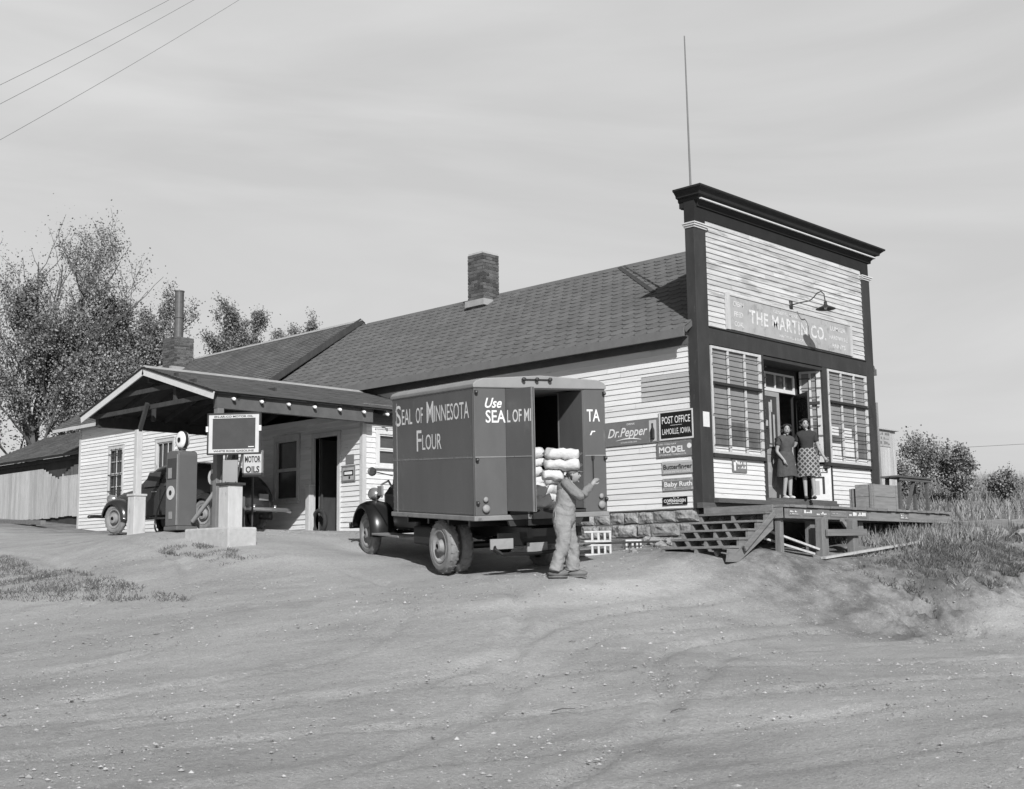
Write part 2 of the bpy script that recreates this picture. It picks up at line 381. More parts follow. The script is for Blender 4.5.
# ------------------------------------------------------------------ ground
GP = [(-12.14,-6.83,-2.28),(-10.77,-5.52,-2.14),(-9.13,-3.93,-1.87),(-7.85,-2.69,-1.63),(-6.85,-1.73,-1.44),(-5.06,-0.57,-1.21),(-10.88,-8.42,-2.28),(-8.76,-7.15,-2.20),(-4.33,-4.49,-2.12),(-2.57,-3.43,-1.98),(-1.01,-2.51,-1.60),(-0.15,-2.01,-1.10),(0.54,-1.61,-0.90),(-10.21,-9.27,-2.28),(-7.77,-8.18,-2.22),(-2.39,-5.76,-2.19),(0.54,-4.55,-2.16),(1.18,-4.17,-1.73),(1.5,-4.05,-1.30),(3.37,-3.24,-1.00),(4.81,-2.60,-0.71),(6.35,-1.93,-0.45),(-14.30,-4.33,-2.20),(-13.46,-2.60,-2.10),(-11.98,0.47,-1.87),(-10.36,3.82,-1.53),(-9.82,4.96,-1.34),(-8.30,8.11,-0.97),(-6.93,10.97,-0.50),(-8.18,1.11,-1.43),(-6.22,3.79,-1.02),(-4.45,6.22,-0.50),(-3.42,-1.92,-1.50),(-2.22,-1.05,-1.12),(-1.52,-0.95,-0.88),(-1.01,-3.71,-2.10),(-0.22,-3.31,-1.70),(0.68,-2.85,-1.35),(14.46,1.66,0.45),(20.25,4.21,1.2),(12.93,3.25,0.5),(-5.84,-3.69,-1.94),(-3.29,5.48,-0.72),(-4.53,2.00,-1.14),(-2.64,1.38,-0.98),(-1.59,4.91,-0.62),(-3.30,5.50,-0.80),
 (-2,7.35,-.22),(-2,9,-.22),(-2,11.5,-.2),(0,14,0.0),(0,18,.1),(0,24,.28),(-6.2,5.2,-.62),(-5.9,8.4,-.25),(-6.4,8.2,-.27),(-4.62,-.74,-1.15),(-5.9,9.8,-.25),(-5.9,7.5,-.30),(-4.2,13.6,-.13),(-3.7,8.,-.2),(-6,14,-.35),(-2.5,20.1,-.05),(-1.3,26,.5),(3,30,.9),(-6,20,-.15),(-6,30,.4),(-14,20,-.9),(-14,8,-1.6),(-16,30,-.3),(-20,4,-2.3),(-26,10,-2.3),
 (0,2.2,-.5),(0,1.2,-.52),(0,0,-.72),(-1.3,-.6,-.80),(-.3,-1.7,-.74),(1.2,-1.65,-.80),(2.2,-1.7,-.90),(2.9,-1.65,-.72),(4.7,-1.65,-.50),(6.3,-1.65,-.42),(3,0,-.6),(6.6,0,-.4),(6.6,4,-.3),(8.5,1.,-.0),(9,-1.8,-.15),(3.5,6,-.3),(12,12,.2),(30,12,1.9),(28,-4,1.4),(50,20,2.4),(60,60,3),(20,40,2),(10,25,.6),(5,50,2.5),(-20,60,1.5),(-50,60,1),
 (-18.6,-13.2,-2.34),(-15,-15,-2.34),(-22,-10,-2.34),(-10,-20,-2.34),(-25,-25,-2.4),(-5,-12,-2.26),(0,-8,-2.22),(5,-8,-2.2),(12,-8,-2.1),(4,-5,-2.15),(6,-5.3,-2.1),(4.5,-4.2,-1.2),(8,-4.6,-1.1),(12,-5,-.9),(20,-12,-1.8),(40,-20,-1.5),(20,-30,-2.2),(-40,-20,-2.4),(-60,0,-2),(0,-60,-2.4),(60,-60,-1),(-60,-60,-2.4),(100,0,3),(100,100,4),(-100,100,1),(0,120,4),(-120,-20,-2)]
GP = np.array(GP)
def _k(r): return r
_d = np.linalg.norm(GP[:, None, :2] - GP[None, :, :2], axis=2)
_A = _k(_d) - np.eye(len(GP)) * 0.15
_n = len(GP); _Q = np.hstack([np.ones((_n, 1)), GP[:, :2]])
_S = np.vstack([np.hstack([_A, _Q]), np.hstack([_Q.T, np.zeros((3, 3))])])
_W = np.linalg.solve(_S, np.r_[GP[:, 2], 0, 0, 0])
def gz_arr(X, Y):
    sh = X.shape; x = X.ravel(); y = Y.ravel(); o = np.empty(len(x))
    for s in range(0, len(x), 20000):
        a = np.stack([x[s:s + 20000], y[s:s + 20000]], 1)
        d = np.linalg.norm(a[:, None] - GP[None, :, :2], axis=2)
        o[s:s + 20000] = d @ _W[:_n] + _W[_n] + a @ _W[_n + 1:]
    return o.reshape(sh)
def gz(x, y): return float(gz_arr(np.array([x], float), np.array([y], float))[0])

def axis_pts(lo, hi, c0, c1, st):
    inner = list(np.arange(c0, c1 + 1e-6, st)); L = []; x = c0; s = st
    while x > lo: s *= 1.25; x -= s; L.append(x)
    Rr = []; x = c1; s = st
    while x < hi: s *= 1.25; x += s; Rr.append(x)
    return np.array(L[::-1] + inner + Rr)
gx = axis_pts(-900, 900, -17, 11, 0.09); gy = axis_pts(-900, 900, -13, 13, 0.09)
GX, GY = np.meshgrid(gx, gy)
GXc = np.clip(GX, -110, 110); GYc = np.clip(GY, -110, 130)
GZ = gz_arr(GXc, GYc)
# ruts and roughness as real relief
def fbm(x, y, sc, seed=0.0, o=3):
    return mnoise.fractal(Vector((x * sc + seed, y * sc, seed)), 0.9, 2.1, o, noise_basis='PERLIN_ORIGINAL')
rel = np.zeros_like(GZ)
near = (GX > -18) & (GX < 12) & (GY > -14) & (GY < 18)
TR_ = []
def track(P, gauge=1.45, depth=.03, w=.13):
    P = np.array(P, float)
    Q = []
    for i in range(len(P) - 1):
        a, b, c, d = P[max(i - 1, 0)], P[i], P[i + 1], P[min(i + 2, len(P) - 1)]
        for t in np.linspace(0, 1, 14, endpoint=False): Q.append(.5 * (2 * b + (c - a) * t + (2 * a - 5 * b + 4 * c - d) * t * t + (3 * b - a - 3 * c + d) * t ** 3))
    Q.append(P[-1]); Q = np.array(Q); T = np.gradient(Q, axis=0); T /= np.linalg.norm(T, axis=1)[:, None]; Nn_ = np.stack([-T[:, 1], T[:, 0]], 1)
    for s in (-.5, .5): TR_.append((Q + Nn_ * gauge * s, depth, w))
track([(-17, -3), (-12, -5.0), (-7.5, -6.2), (-2, -7.4), (6, -8.6)]); track([(-17, -6.5), (-11, -8.1), (-5, -9.4), (2, -10.4), (9, -11)], depth=.025)
track([(-15.5, -8), (-11, -6.4), (-8.5, -4.4), (-5.5, -3.2), (-2.2, -2.9), (1.2, -3.1)], depth=.04); track([(-14, -3.4), (-10.5, -3.6), (-8, -2.0), (-6.2, .2), (-5, 3.0)], depth=.03)
track([(-16, .5), (-12.2, -.2), (-10.2, 2.2), (-8.2, 5.5), (-7.4, 9), (-7, 13)], depth=.03); track([(-13, -7.2), (-9.5, -5.6), (-6.5, -4.2), (-3, -3.9), (0.4, -3.9)], depth=.03, w=.10)
trk_z = np.zeros_like(GZ)
for (Q, dp, w) in TR_:
    for (p, q) in zip(Q[:-1], Q[1:]):
        m_ = (GX > min(p[0], q[0]) - .5) & (GX < max(p[0], q[0]) + .5) & (GY > min(p[1], q[1]) - .5) & (GY < max(p[1], q[1]) + .5)
        if not m_.any(): continue
        d = q - p; L2 = (d ** 2).sum(); t_ = np.clip(((GX[m_] - p[0]) * d[0] + (GY[m_] - p[1]) * d[1]) / L2, 0, 1)
        r = np.hypot(GX[m_] - p[0] - t_ * d[0], GY[m_] - p[1] - t_ * d[1]); v = -dp * np.exp(-(r / w) ** 4) + dp * .55 * np.exp(-((r - w * 1.5) / (w * .5)) ** 2)
        cur = trk_z[m_]; trk_z[m_] = np.where(np.abs(v) > np.abs(cur), v, cur)
idx = np.argwhere(near)
for (i, j) in idx:
    x, y = GX[i, j], GY[i, j]
    rut = x * 0.42 + y * 0.9           # wheel tracks run along the road in front
    q = fbm(x * .30, rut, 1.3, 3.0) * .017 + fbm(x * .7, y, 3.2, 9.0, 4) * .010
    bank = max(0, min(1, (x + 1.5) * .6)) * max(0, 1 - abs(y + 4.0) / 1.1)
    q += bank * (abs(fbm(x, y, 2.4, 5.0, 5)) * -.46 + .10)
    if -6.8 < x < 7 and -2.2 < y < 14: q *= .45
    rel[i, j] = q + trk_z[i, j] * (.5 + .9 * abs(fbm(x, y, .7, 31.0, 2)))
GZ = GZ + rel
nv = len(gx)
gv = np.stack([GX.ravel(), GY.ravel(), GZ.ravel()], 1)
ii, jj = np.meshgrid(np.arange(len(gy) - 1), np.arange(nv - 1), indexing='ij')
a_ = (ii * nv + jj).ravel()
gf = np.stack([a_, a_ + 1, a_ + nv + 1, a_ + nv], 1)
me = bpy.data.meshes.new('ground'); me.from_pydata(gv.tolist(), [], gf.tolist())
me.polygons.foreach_set('use_smooth', [True] * len(me.polygons))
# dirt material: pale packed drive, darker worn earth, grassy hill further off
gm = bpy.data.materials.new('packed_dirt'); gm.use_nodes = True
t = gm.node_tree; b = t.nodes['Principled BSDF']; N = t.nodes.new; L = t.links.new
co = N('ShaderNodeTexCoord')
def nz_(scale, detail=6, stretch=(1, 1, 1), rot=0.0, rough=.6):
    ma = N('ShaderNodeMapping'); ma.inputs['Scale'].default_value = stretch; ma.inputs['Rotation'].default_value = (0, 0, rot); L(co.outputs['Object'], ma.inputs[0])
    n = N('ShaderNodeTexNoise'); n.inputs['Scale'].default_value = scale; n.inputs['Detail'].default_value = detail; n.inputs['Roughness'].default_value = rough
    L(ma.outputs[0], n.inputs['Vector']); return n.outputs[0]
def mrg(x, a, b_, c, d):
    r = N('ShaderNodeMapRange'); r.inputs[1].default_value = a; r.inputs[2].default_value = b_; r.inputs[3].default_value = c; r.inputs[4].default_value = d; L(x, r.inputs[0]); return r.outputs[0]
def mth(op, x, y=None):
    m_ = N('ShaderNodeMath'); m_.operation = op
    for k, q in enumerate((x, y)):
        if q is None: continue
        if isinstance(q, (int, float)): m_.inputs[k].default_value = q
        else: L(q, m_.inputs[k])
    return m_.outputs[0]
def mixf(f, a, b_):
    m_ = N('ShaderNodeMix'); m_.data_type = 'FLOAT'
    for k, q in ((0, f), (2, a), (3, b_)):
        if isinstance(q, (int, float)): m_.inputs[k].default_value = q
        else: L(q, m_.inputs[k])
    return m_.outputs[0]
base = mrg(nz_(.45, 8), .3, .7, .32, .42)
fine = mrg(nz_(22, 9, rough=.8), .3, .7, .80, 1.18)
trk = mrg(nz_(1.5, 7, (.30, 1, 1), -0.42, .7), .36, .66, .90, 1.08)
patch = mrg(nz_(.9, 9, (.6, 1, 1), -0.42, .75), .54, .64, 1.0, .86)
speck = mrg(nz_(48, 4, rough=.6), .60, .68, 1.0, 1.55)
dspk = mrg(nz_(26, 5, (.6, 1, 1), -0.42, .7), .30, .42, .60, 1.0)
val = mth('MULTIPLY', base, fine); val = mth('MULTIPLY', val, trk); val = mth('MULTIPLY', val, patch); val = mth('MULTIPLY', val, speck); val = mth('MULTIPLY', val, dspk)
sep = N('ShaderNodeSeparateXYZ'); L(co.outputs['Object'], sep.inputs[0])
# the packed strip from the truck to the steps is paler, the loose loam by the bank darker
px_, py_ = sep.outputs[0], sep.outputs[1]
wob = mth('MULTIPLY', mth('SUBTRACT', nz_(1.2, 6), .5), 1.1)
dd_ = mth('ABSOLUTE', mth('ADD', mth('SUBTRACT', py_, mth('MULTIPLY', px_, .17)), mth('ADD', wob, .72)))
strip = mth('MULTIPLY', mrg(dd_, .25, .55, 1, 0), mrg(px_, -2.2, -1.4, 1, 0))
strip = mth('MULTIPLY', strip, mrg(px_, -8.5, -6.5, 0, 1))
val = mth('MULTIPLY', val, mth('ADD', 1.0, mth('MULTIPLY', strip, .28)))
loam = mth('MULTIPLY', mrg(mth('ADD', px_, mth('MULTIPLY', wob, 2.)), -3.2, -.6, 0, 1), mrg(mth('ADD', py_, wob), -4.9, -4.2, 0, 1))
loam = mth('MULTIPLY', loam, mrg(nz_(1.8, 8, rough=.7), .40, .58, .35, 1))
val = mth('MULTIPLY', val, mth('SUBTRACT', 1.0, mth('MULTIPLY', loam, .62)))
far = mrg(mth('ADD', sep.outputs[0], mth('MULTIPLY', nz_(.4), 3.0)), 8.2, 9.8, 0, 1)
hill = mrg(nz_(1.3, 8), .3, .7, .10, .24)
val = mixf(far, val, hill)
L(mth('MULTIPLY', val, 1.0), b.inputs['Base Color'])
b.inputs['Roughness'].default_value = .95; b.inputs['Specular IOR Level'].default_value = .15
bu = N('ShaderNodeBump'); bu.inputs['Strength'].default_value = 1.0; bu.inputs['Distance'].default_value = .03
hh = mth('ADD', mth('MULTIPLY', nz_(11, 10, rough=.75), .9), mth('ADD', mth('MULTIPLY', nz_(50, 5), .45), mth('MULTIPLY', nz_(3.0, 9, (.4, 1, 1), -0.42, .75), .5)))
L(hh, bu.inputs['Height']); L(bu.outputs[0], b.inputs['Normal'])
me.materials.append(gm)
ground = bpy.data.objects.new('ground', me); COL.objects.link(ground); ground['kind'] = 'structure'
# ================================================================== the store
X_, Y_, Z_ = Vector((1, 0, 0)), Vector((0, 1, 0)), Vector((0, 0, 1))
store = thing('store_building', 'long wooden country store with a false front and shingled roof, beside the gas station', 'store', (3.3, 7, 0))
W_ = 6.68; RZ = 5.62; EZ = 3.26; OV = 0.30; SL = (RZ - EZ) / (W_ / 2 + OV)     # gable roof
YB = 14.0
# side wall facing the yard
mb = MB(); mb.box(0, .12, .16, YB, 0.0, EZ + .15); sw = mb.build('side_wall', 'siding_side', store)
mb = MB(); siding(mb, (0, 0, 0), Y_, -X_, .16, YB, 0.02, EZ + .12, holes=[(.22, 1.36, 2.08, 2.56)], rng=random.Random(3), thick=.019); mb.build('clapboards', 'siding_side', sw)
mb = MB(); siding(mb, (0, 0, 0), Y_, -X_, .22, 1.36, 2.08, 2.56, pitch=.096, rng=random.Random(5)); mb.build('bare_board_patch', 'siding_patch', sw)
mb = MB(); mb.box(W_ - .12, W_, .16, YB, 0, EZ + .15); o = mb.build('side_wall', 'siding_side', store)
# foundation of roughly squared stone
mb = MB(); mb.box(.03, .2, .2, YB, -1.1, -.004); mb.box(.2, W_ - .1, .12, .3, -1.1, -.004); fo = mb.build('foundation', 'mortar', store)
mb = MB(); rg = random.Random(11)
for row, (z0, z1) in enumerate([(-.235, -.012), (-.49, -.25), (-.76, -.505), (-1.05, -.775)]):
    y = .17 - (.2 if row % 2 else 0) + .05
    y = .17
    while y < 9.5:
        L_ = rg.uniform(.32, .68); y1 = min(y + L_, 9.6)
        rough_block(mb, -.0 - rg.uniform(0, .03), y + .014, y1 - .014, z0 + rg.uniform(0, .015), z1 - rg.uniform(0, .02), rg, amp=.028)
        y = y1
mb.build('stone_blocks', 'stone', fo)
# front wall: piers, siding, recess
REC = .5
fw = MB(); fw.box(.33, W_ - .33, .03, .12, 3.42, 5.75)                       # upper backing
fw.box(.33, 2.1, .03, .1, 0.0, .98); fw.box(4.62, W_ - .33, .03, .1, 0, .98)
fr = fw.build('front_wall', 'siding_front', store)
mb = MB(); siding(mb, (0, .03, 0), X_, -Y_, .33, W_ - .33, 3.43, 5.48, pitch=.103, rng=random.Random(8), thick=.02); mb.build('clapboards', 'siding_front', fr)
mb = MB(); siding(mb, (0, .03, 0), X_, -Y_, .33, 2.12, .2, .955, pitch=.098, rng=random.Random(9), thick=.02)
mb.build('clapboards', 'siding_low', fr)
mb = MB(); siding(mb, (0, .03, 0), X_, -Y_, 4.64, W_ - .33, .2, .985, pitch=.098, rng=random.Random(10), thick=.02); mb.build('clapboards', 'siding_low', fr)
# dark trim
mb = MB()
mb.box(-.045, .33, -.012, .20, 0, 5.27); tb = mb.build('corner_post', 'trim', store, bevel=.006)
mb = MB(); mb.box(W_ - .33, W_ + .012, -.012, .20, 0, 5.27); tb = mb.build('corner_post', 'trim', store, bevel=.006)
mb = MB(); mb.box(.332, W_ - .332, -.008, .1, 3.08, 3.40); mb.box(.332, W_ - .332, -.03, .1, 3.40, 3.425); mb.build('lintel_board', 'trim', store, bevel=.004)
for (a, b_, c) in ((2.08, 2.17, .02), (4.44, 4.62, 1.04)):
    mb = MB(); mb.box(a, b_, -.008, .12, c, 3.078); mb.build('window_pier', 'trim', store, bevel=.004)
mb = MB(); mb.box(.34, 2.10, -.05, .05, .955, 1.02); mb.build('window_ledge', 'trim', store, bevel=.006)
mb = MB(); mb.box(4.44, W_ - .34, -.05, .05, .985, 1.05); mb.build('window_ledge', 'trim', store, bevel=.006)
mb = MB(); mb.box(-.06, 2.25, -.02, .12, .0, .10); mb.build('base_board', 'wood_dk', store, bevel=.004)
mb = MB(); mb.box(4.6, W_ + .02, -.02, .12, 0, .10); mb.build('base_board', 'wood_dk', store, bevel=.004)
mb = MB(); mb.box(.30, 4.66, -.12, .05, .105, .19); mb.build('door_step', 'wood_dk', store, bevel=.004)
mb = MB(); mb.box(4.62, 4.645, -.02, .03, .19, .98); mb.build('corner_strip', 'trim', store)
# capitals
for (a, b_) in ((-.045, .33), (W_ - .33, W_ + .012)):
    mb = MB()
    for k, (dz0, dz1, e) in enumerate(((0, .035, .02), (.035, .07, .045), (.07, .095, .065))): mb.box(a - e, b_ + e, -.012 - e, .20 + e * .4, 5.272 + dz0, 5.272 + dz1)
    mb.build('capital', 'white', store, bevel=.004)
# parapet: frieze + cornice
mb = MB(); mb.box(0.0, W_, .0, .24, 5.48, 5.86); mb.box(0, .34, 0, .24, 5.367, 5.48); mb.box(W_ - .34, W_, 0, .24, 5.367, 5.48); mb.build('frieze', 'trim_dk', store)
prof = [(0.0, 5.70), (.05, 5.70), (.055, 5.76), (.09, 5.80), (.13, 5.815), (.135, 5.87), (.20, 5.885), (.21, 5.93), (.27, 5.985), (.30, 6.0), (.30, 6.035), (.0, 6.06)]
def cornice(mb, prof, x0, x1, y0, y1):
    """moulding swept round the front and both ends, mitred"""
    vs = []; fs = []; n = len(prof)
    for (px, py, sx, sy) in ((x0, y1, -1, 0), (x0, y0, -1, -1), (x1, y0, 1, -1), (x1, y1, 1, 0)):
        for (d, z) in prof: vs.append((px + sx * d, py + sy * d, z))
    for k in range(3):
        for i in range(n - 1): fs.append((k * n + i, k * n + i + 1, (k + 1) * n + i + 1, (k + 1) * n + i))
    fs.append(tuple(range(n))); fs.append(tuple(range(3 * n, 4 * n))[::-1]); fs.append((n - 1, 2 * n - 1, 3 * n - 1, 4 * n - 1))
    mb.add(vs, fs)
mb = MB(); cornice(mb, prof, .12, W_ + .05, 0.02, .36); mb.box(.01, W_ - .01, .01, .35, 5.70, 6.04); mb.build('cornice', 'trim_dk', store)
mb = MB(); mb.box(.02, W_ + .14, -.155, -.117, 5.805, 5.83); mb.build('moulding_strip', 'white', store)
mb = MB()
for x in np.arange(.9, W_, .9):
    pass
mb.box(.35, W_ - .35, .12, .2, 5.0, 5.5); mb.box(.1, W_ - .1, .10, .23, 3.1, 5.48); mb.build('parapet_back', 'dark_wood', store)
# shop windows: sash with bars
def shop_window(x0, x1, z0, z1, parent, bars, seed, y=0.0, paper=False, O=None, U=None, Nn=None, ncol=3):
    O = Vector((0, y, 0)) if O is None else Vector(O); U = X_ if U is None else Vector(U).normalized(); Nn = -Y_ if Nn is None else Vector(Nn).normalized()
    fb = MB(); t_ = .07
    F = lambda a0, a1, b0, b1, c0, c1, m_: m_.frame(O, U, Z_, Nn, a0, a1, b0, b1, c0, c1)
    F(x0, x0 + t_ * .6, z0, z1, -.02, .02, fb); F(x1 - t_ * 1.3, x1, z0, z1, -.02, .02, fb); F(x0 + t_ * .6, x1 - t_ * 1.3, z1 - t_ * .7, z1, -.02, .019, fb); F(x0 + t_ * .6, x1 - t_ * 1.3, z0, z0 + t_ * .7, -.02, .019, fb)
    w_ = (x1 - x0)
    for k in range(1, ncol): F(x0 + w_ * k / ncol - .024, x0 + w_ * k / ncol + .024, z0 + .05, z1 - .05, -.02, .015, fb)
    f = fb.build('window_frame', 'white2', parent, bevel=.003)
    g = MB(); F(x0 + .02, x1 - .02, z0 + .02, z1 - .02, -.045, -.03, g); g.build('pane', 'glass_front', f)
    s_ = MB(); rg = random.Random(seed)
    for k in range(bars):
        zz = z0 + (z1 - z0) * (k + .8) / (bars + .6); a = x0 + .02 + rg.uniform(-.05, .05); b__ = x1 - .02 + rg.uniform(-.04, .08)
        P0 = O + U * a + Z_ * zz + Nn * .05; P1 = O + U * b__ + Z_ * (zz + rg.uniform(-.01, .01)) + Nn * .05
        s_.tube([P0, P1], .009 if k != bars // 3 else .009, 6)
    F(x0 + .03, x1 - .03, z0 + (z1 - z0) * .63, z0 + (z1 - z0) * .665, .02, .03, s_)
    s_.build('security_bar', 'iron', f)
    pp = MB(); pp.mi = 0
    for k in range(ncol):
        a = x0 + w_ * k / ncol + .04; b__ = x0 + w_ * (k + 1) / ncol - .04
        h_ = rg.choice([.08, .12, .1])
        F(a, b__, z0 + .05, z0 + .05 + h_, -.029, -.027, pp)
        if paper and k < 2: F(a + .02, b__ - .03, z0 + .16, z0 + .42 + .15 * k, -.029, -.027, pp); F(a, b__ - .1, z0 + .6, z0 + .78, -.029, -.027, pp)
    pp.build('paper_card', 'paper', f)
    bl = MB()
    for k in range(ncol):
        a = x0 + w_ * k / ncol + .03; b__ = x0 + w_ * (k + 1) / ncol - .03
        zt = z1 - .05; zb = z1 - rg.uniform(.5, .75) * (z1 - z0)
        F(a, b__, zb, zt, -.03, -.0285, bl)
    bl.build('window_shade', 'blind', f)
    return f
shop_window(.36, 2.07, 1.03, 3.06, fr, 10, 1)
shop_window(4.64, W_ - .36, 1.06, 3.06, fr, 10, 2, paper=True)
# entrance recess
mb = MB(); mb.box(2.10, 4.62, -.1, 2.6, .19, .245); mb.build('entry_floor', 'wood_dk', store)
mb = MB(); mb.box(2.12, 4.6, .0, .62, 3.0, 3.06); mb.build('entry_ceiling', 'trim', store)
ent = MB()
ent.box(2.45, 2.66, REC, REC + .1, .25, 3.0); ent.box(4.12, 4.24, REC, REC + .1, .25, 3.0); ent.box(2.6, 4.12, REC, REC + .1, 2.9, 3.0)
en = ent.build('door_frame', 'trim', store, bevel=.004)
mb = MB(); mb.box(2.6, 4.12, REC - .02, REC + .06, 2.50, 2.575); mb.box(2.6, 4.12, REC - .01, REC + .05, 2.86, 2.9); mb.box(2.6, 2.65, REC - .015, REC + .05, 2.575, 2.86); mb.box(4.07, 4.12, REC - .015, REC + .05, 2.575, 2.86)
for x in (3.0, 3.38, 3.74): mb.box(x - .014, x + .014, REC - .01, REC + .05, 2.575, 2.86)
tr = mb.build('transom_window', 'white', store, bevel=.003)
mb = MB(); mb.box(2.62, 4.1, REC + .02, REC + .03, 2.56, 2.88); mb.build('pane', 'glass', tr)
def door_leaf(name, hinge, ang, wid, flip, mat, parent, glints):
    A = Vector((math.cos(ang), math.sin(ang), 0)); Nn = A.cross(Z_) * flip
    O = Vector((hinge[0], hinge[1], .26)); H = 2.22; st = .09
    m_ = MB(); F = lambda a0, a1, b0, b1, c0, c1, q: q.frame(O, A, Z_, Nn, a0, a1, b0, b1, c0, c1)
    F(0, st, 0, H, -.02, .02, m_); F(wid - st, wid, 0, H, -.02, .02, m_); F(st, wid - st, 0, .22, -.02, .02, m_); F(st, wid - st, H - .1, H, -.02, .02, m_); F(st, wid - st, .92, 1.04, -.02, .02, m_)
    d = m_.build(name, mat, parent, bevel=.003)
    g = MB(); F(st - .01, wid - st + .01, 1.03, H - .09, -.006, .006, g); g.build('pane', 'glass', d)
    g = MB(); F(st - .01, wid - st + .01, .2, .93, -.008, .008, g); g.build('lower_panel', mat, d)
    if glints:  # pale strips paint white reflections onto the glass and panels
        g = MB(); rg = random.Random(5)
        for (a, b_, c, e) in ((.3, .36, 1.15, 2.0), (.42, .47, 1.1, 1.75), (.14, .26, 1.5, 1.62), (.36, .40, 1.8, 2.05), (.22, .3, .55, .75), (.4, .46, .3, .7), (.14, .5, .26, .29), (.28, .36, 1.08, 1.12)):
            F(a * wid / .62, b_ * wid / .62, c, e, .0065, .009, g)
        g.build('painted_glint', 'sign_pale', d)
    g = MB(); F(wid - .075, wid - .035, 1.0, 1.12, .02, .028, g); p = O + A * (wid - .055) + Z_ * 1.06 + Nn * .05; g.sphere(p, .025, 8, 6); g.build('handle', 'iron', d)
    return d
door_leaf('door', (2.67, REC - .03), 0.0, .76, 1, 'door_paint', store, True)
door_leaf('door', (4.1, REC - .02), math.atan2(-.55, -.40), .68, 1, 'iron', store, False)
# splayed side of the recess (right) with its own tall window, and the hidden left one
def splay(p0, p1, side):
    A = (Vector(p1) - Vector(p0)); L_ = A.length; A.normalize(); Nn = Z_.cross(A) * side
    m_ = MB(); e = .17 if side < 0 else 0; A3 = Vector((p1[0] + e - p0[0], p1[1] - p0[1], 0)); L3 = A3.length; A3.normalize(); N3 = Z_.cross(A3) * side; m_.frame((p0[0], p0[1], 0), A3, Z_, N3, 0, L3, .25, 1.03, -.03, 0); w_ = m_.build('recess_wall', 'white', store)
    shop_window(.06, L_ - .04, 1.06, 3.0, w_, 9, 6, O=(p0[0], p0[1], 0), U=A, Nn=Nn, ncol=2)
    return A, Nn
A, Nn = splay((4.22, REC, 0), (4.43, .0, 0), -1 if True else 1)
splay((2.5, REC, 0), (2.18, .0, 0), 1)
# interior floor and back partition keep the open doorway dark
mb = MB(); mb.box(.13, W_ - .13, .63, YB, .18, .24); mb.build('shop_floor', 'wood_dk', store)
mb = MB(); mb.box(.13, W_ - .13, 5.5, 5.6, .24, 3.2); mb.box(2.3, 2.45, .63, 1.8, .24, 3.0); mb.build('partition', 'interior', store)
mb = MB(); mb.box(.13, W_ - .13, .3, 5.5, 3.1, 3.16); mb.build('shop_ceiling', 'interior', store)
# roof
def roof_slope(parent, xe, ze, xr, zr, y0, y1, mat, ex, tw, name='roof_slope', lim=None, board='soffit', th=.09, hexa=True, seed=2):
    v = Vector((xr - xe, 0, zr - ze)); L_ = v.length; vd = v.normalized(); n = Vector((-vd.z, 0, vd.x)) if xr > xe else Vector((vd.z, 0, -vd.x))
    if n.z < 0: n = -n
    m_ = MB(); m_.prism([(0, 0), (L_, 0), (L_, th), (0, th)], Vector((xe, y0, ze)) - n * th, vd, n, Y_, y1 - y0)
    r = m_.build(name, board, parent)
    m_ = MB(); shingles(m_, Vector((xe, y0, ze)) - vd * .03 + n * .004, Y_, v, y1 - y0, L_ + .02, ex, tw, lim, random.Random(seed), hexa); m_.build('shingles', mat, r)
    return r
roof = roof_slope(store, -OV, EZ + .06, W_ / 2, RZ + .235, .10, YB + .3, 'shingle', .235, .30)
roof_slope(store, W_ + OV, EZ + .06, W_ / 2, RZ + .235, .10, YB + .3, 'shingle', .235, .30, seed=4)
mb = MB(); mb.box(-OV - .045, -OV - .02, .08, YB + .3, EZ - .10, EZ + .065); mb.build('eave_board', 'fascia', store, bevel=.003)
mb = MB(); mb.box(W_ + OV, W_ + OV + .022, .08, YB + .3, EZ - .10, EZ + .045); mb.build('eave_board', 'fascia', store, bevel=.003)
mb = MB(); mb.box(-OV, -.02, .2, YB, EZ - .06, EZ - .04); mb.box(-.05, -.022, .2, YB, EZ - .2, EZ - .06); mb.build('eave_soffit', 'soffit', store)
mb = MB(); zz = RZ + .235; xx = W_ / 2
mb.prism([(-.14, -.085), (0, .025), (.14, -.085), (0, .0)], (xx, .26, zz + .01), X_, Z_, Y_, 13.5); mb.build('ridge_cap', 'shingle2', store)
# a narrow dark strip slanting down the slope
vd = Vector((xx + OV, 0, zz - EZ - .06)).normalized(); nn = Vector((-vd.z, 0, vd.x))
mb = MB(); mb.beam(Vector((xx - .02, 4.50, zz - .02)) + nn * .026, Vector((1.52, 2.15, EZ + .06 + (1.52 + OV) * (zz - EZ - .06) / (xx + OV))) + nn * .026, .09, .012, up=nn); mb.build('dark_roof_strip', 'dark_wood', roof)
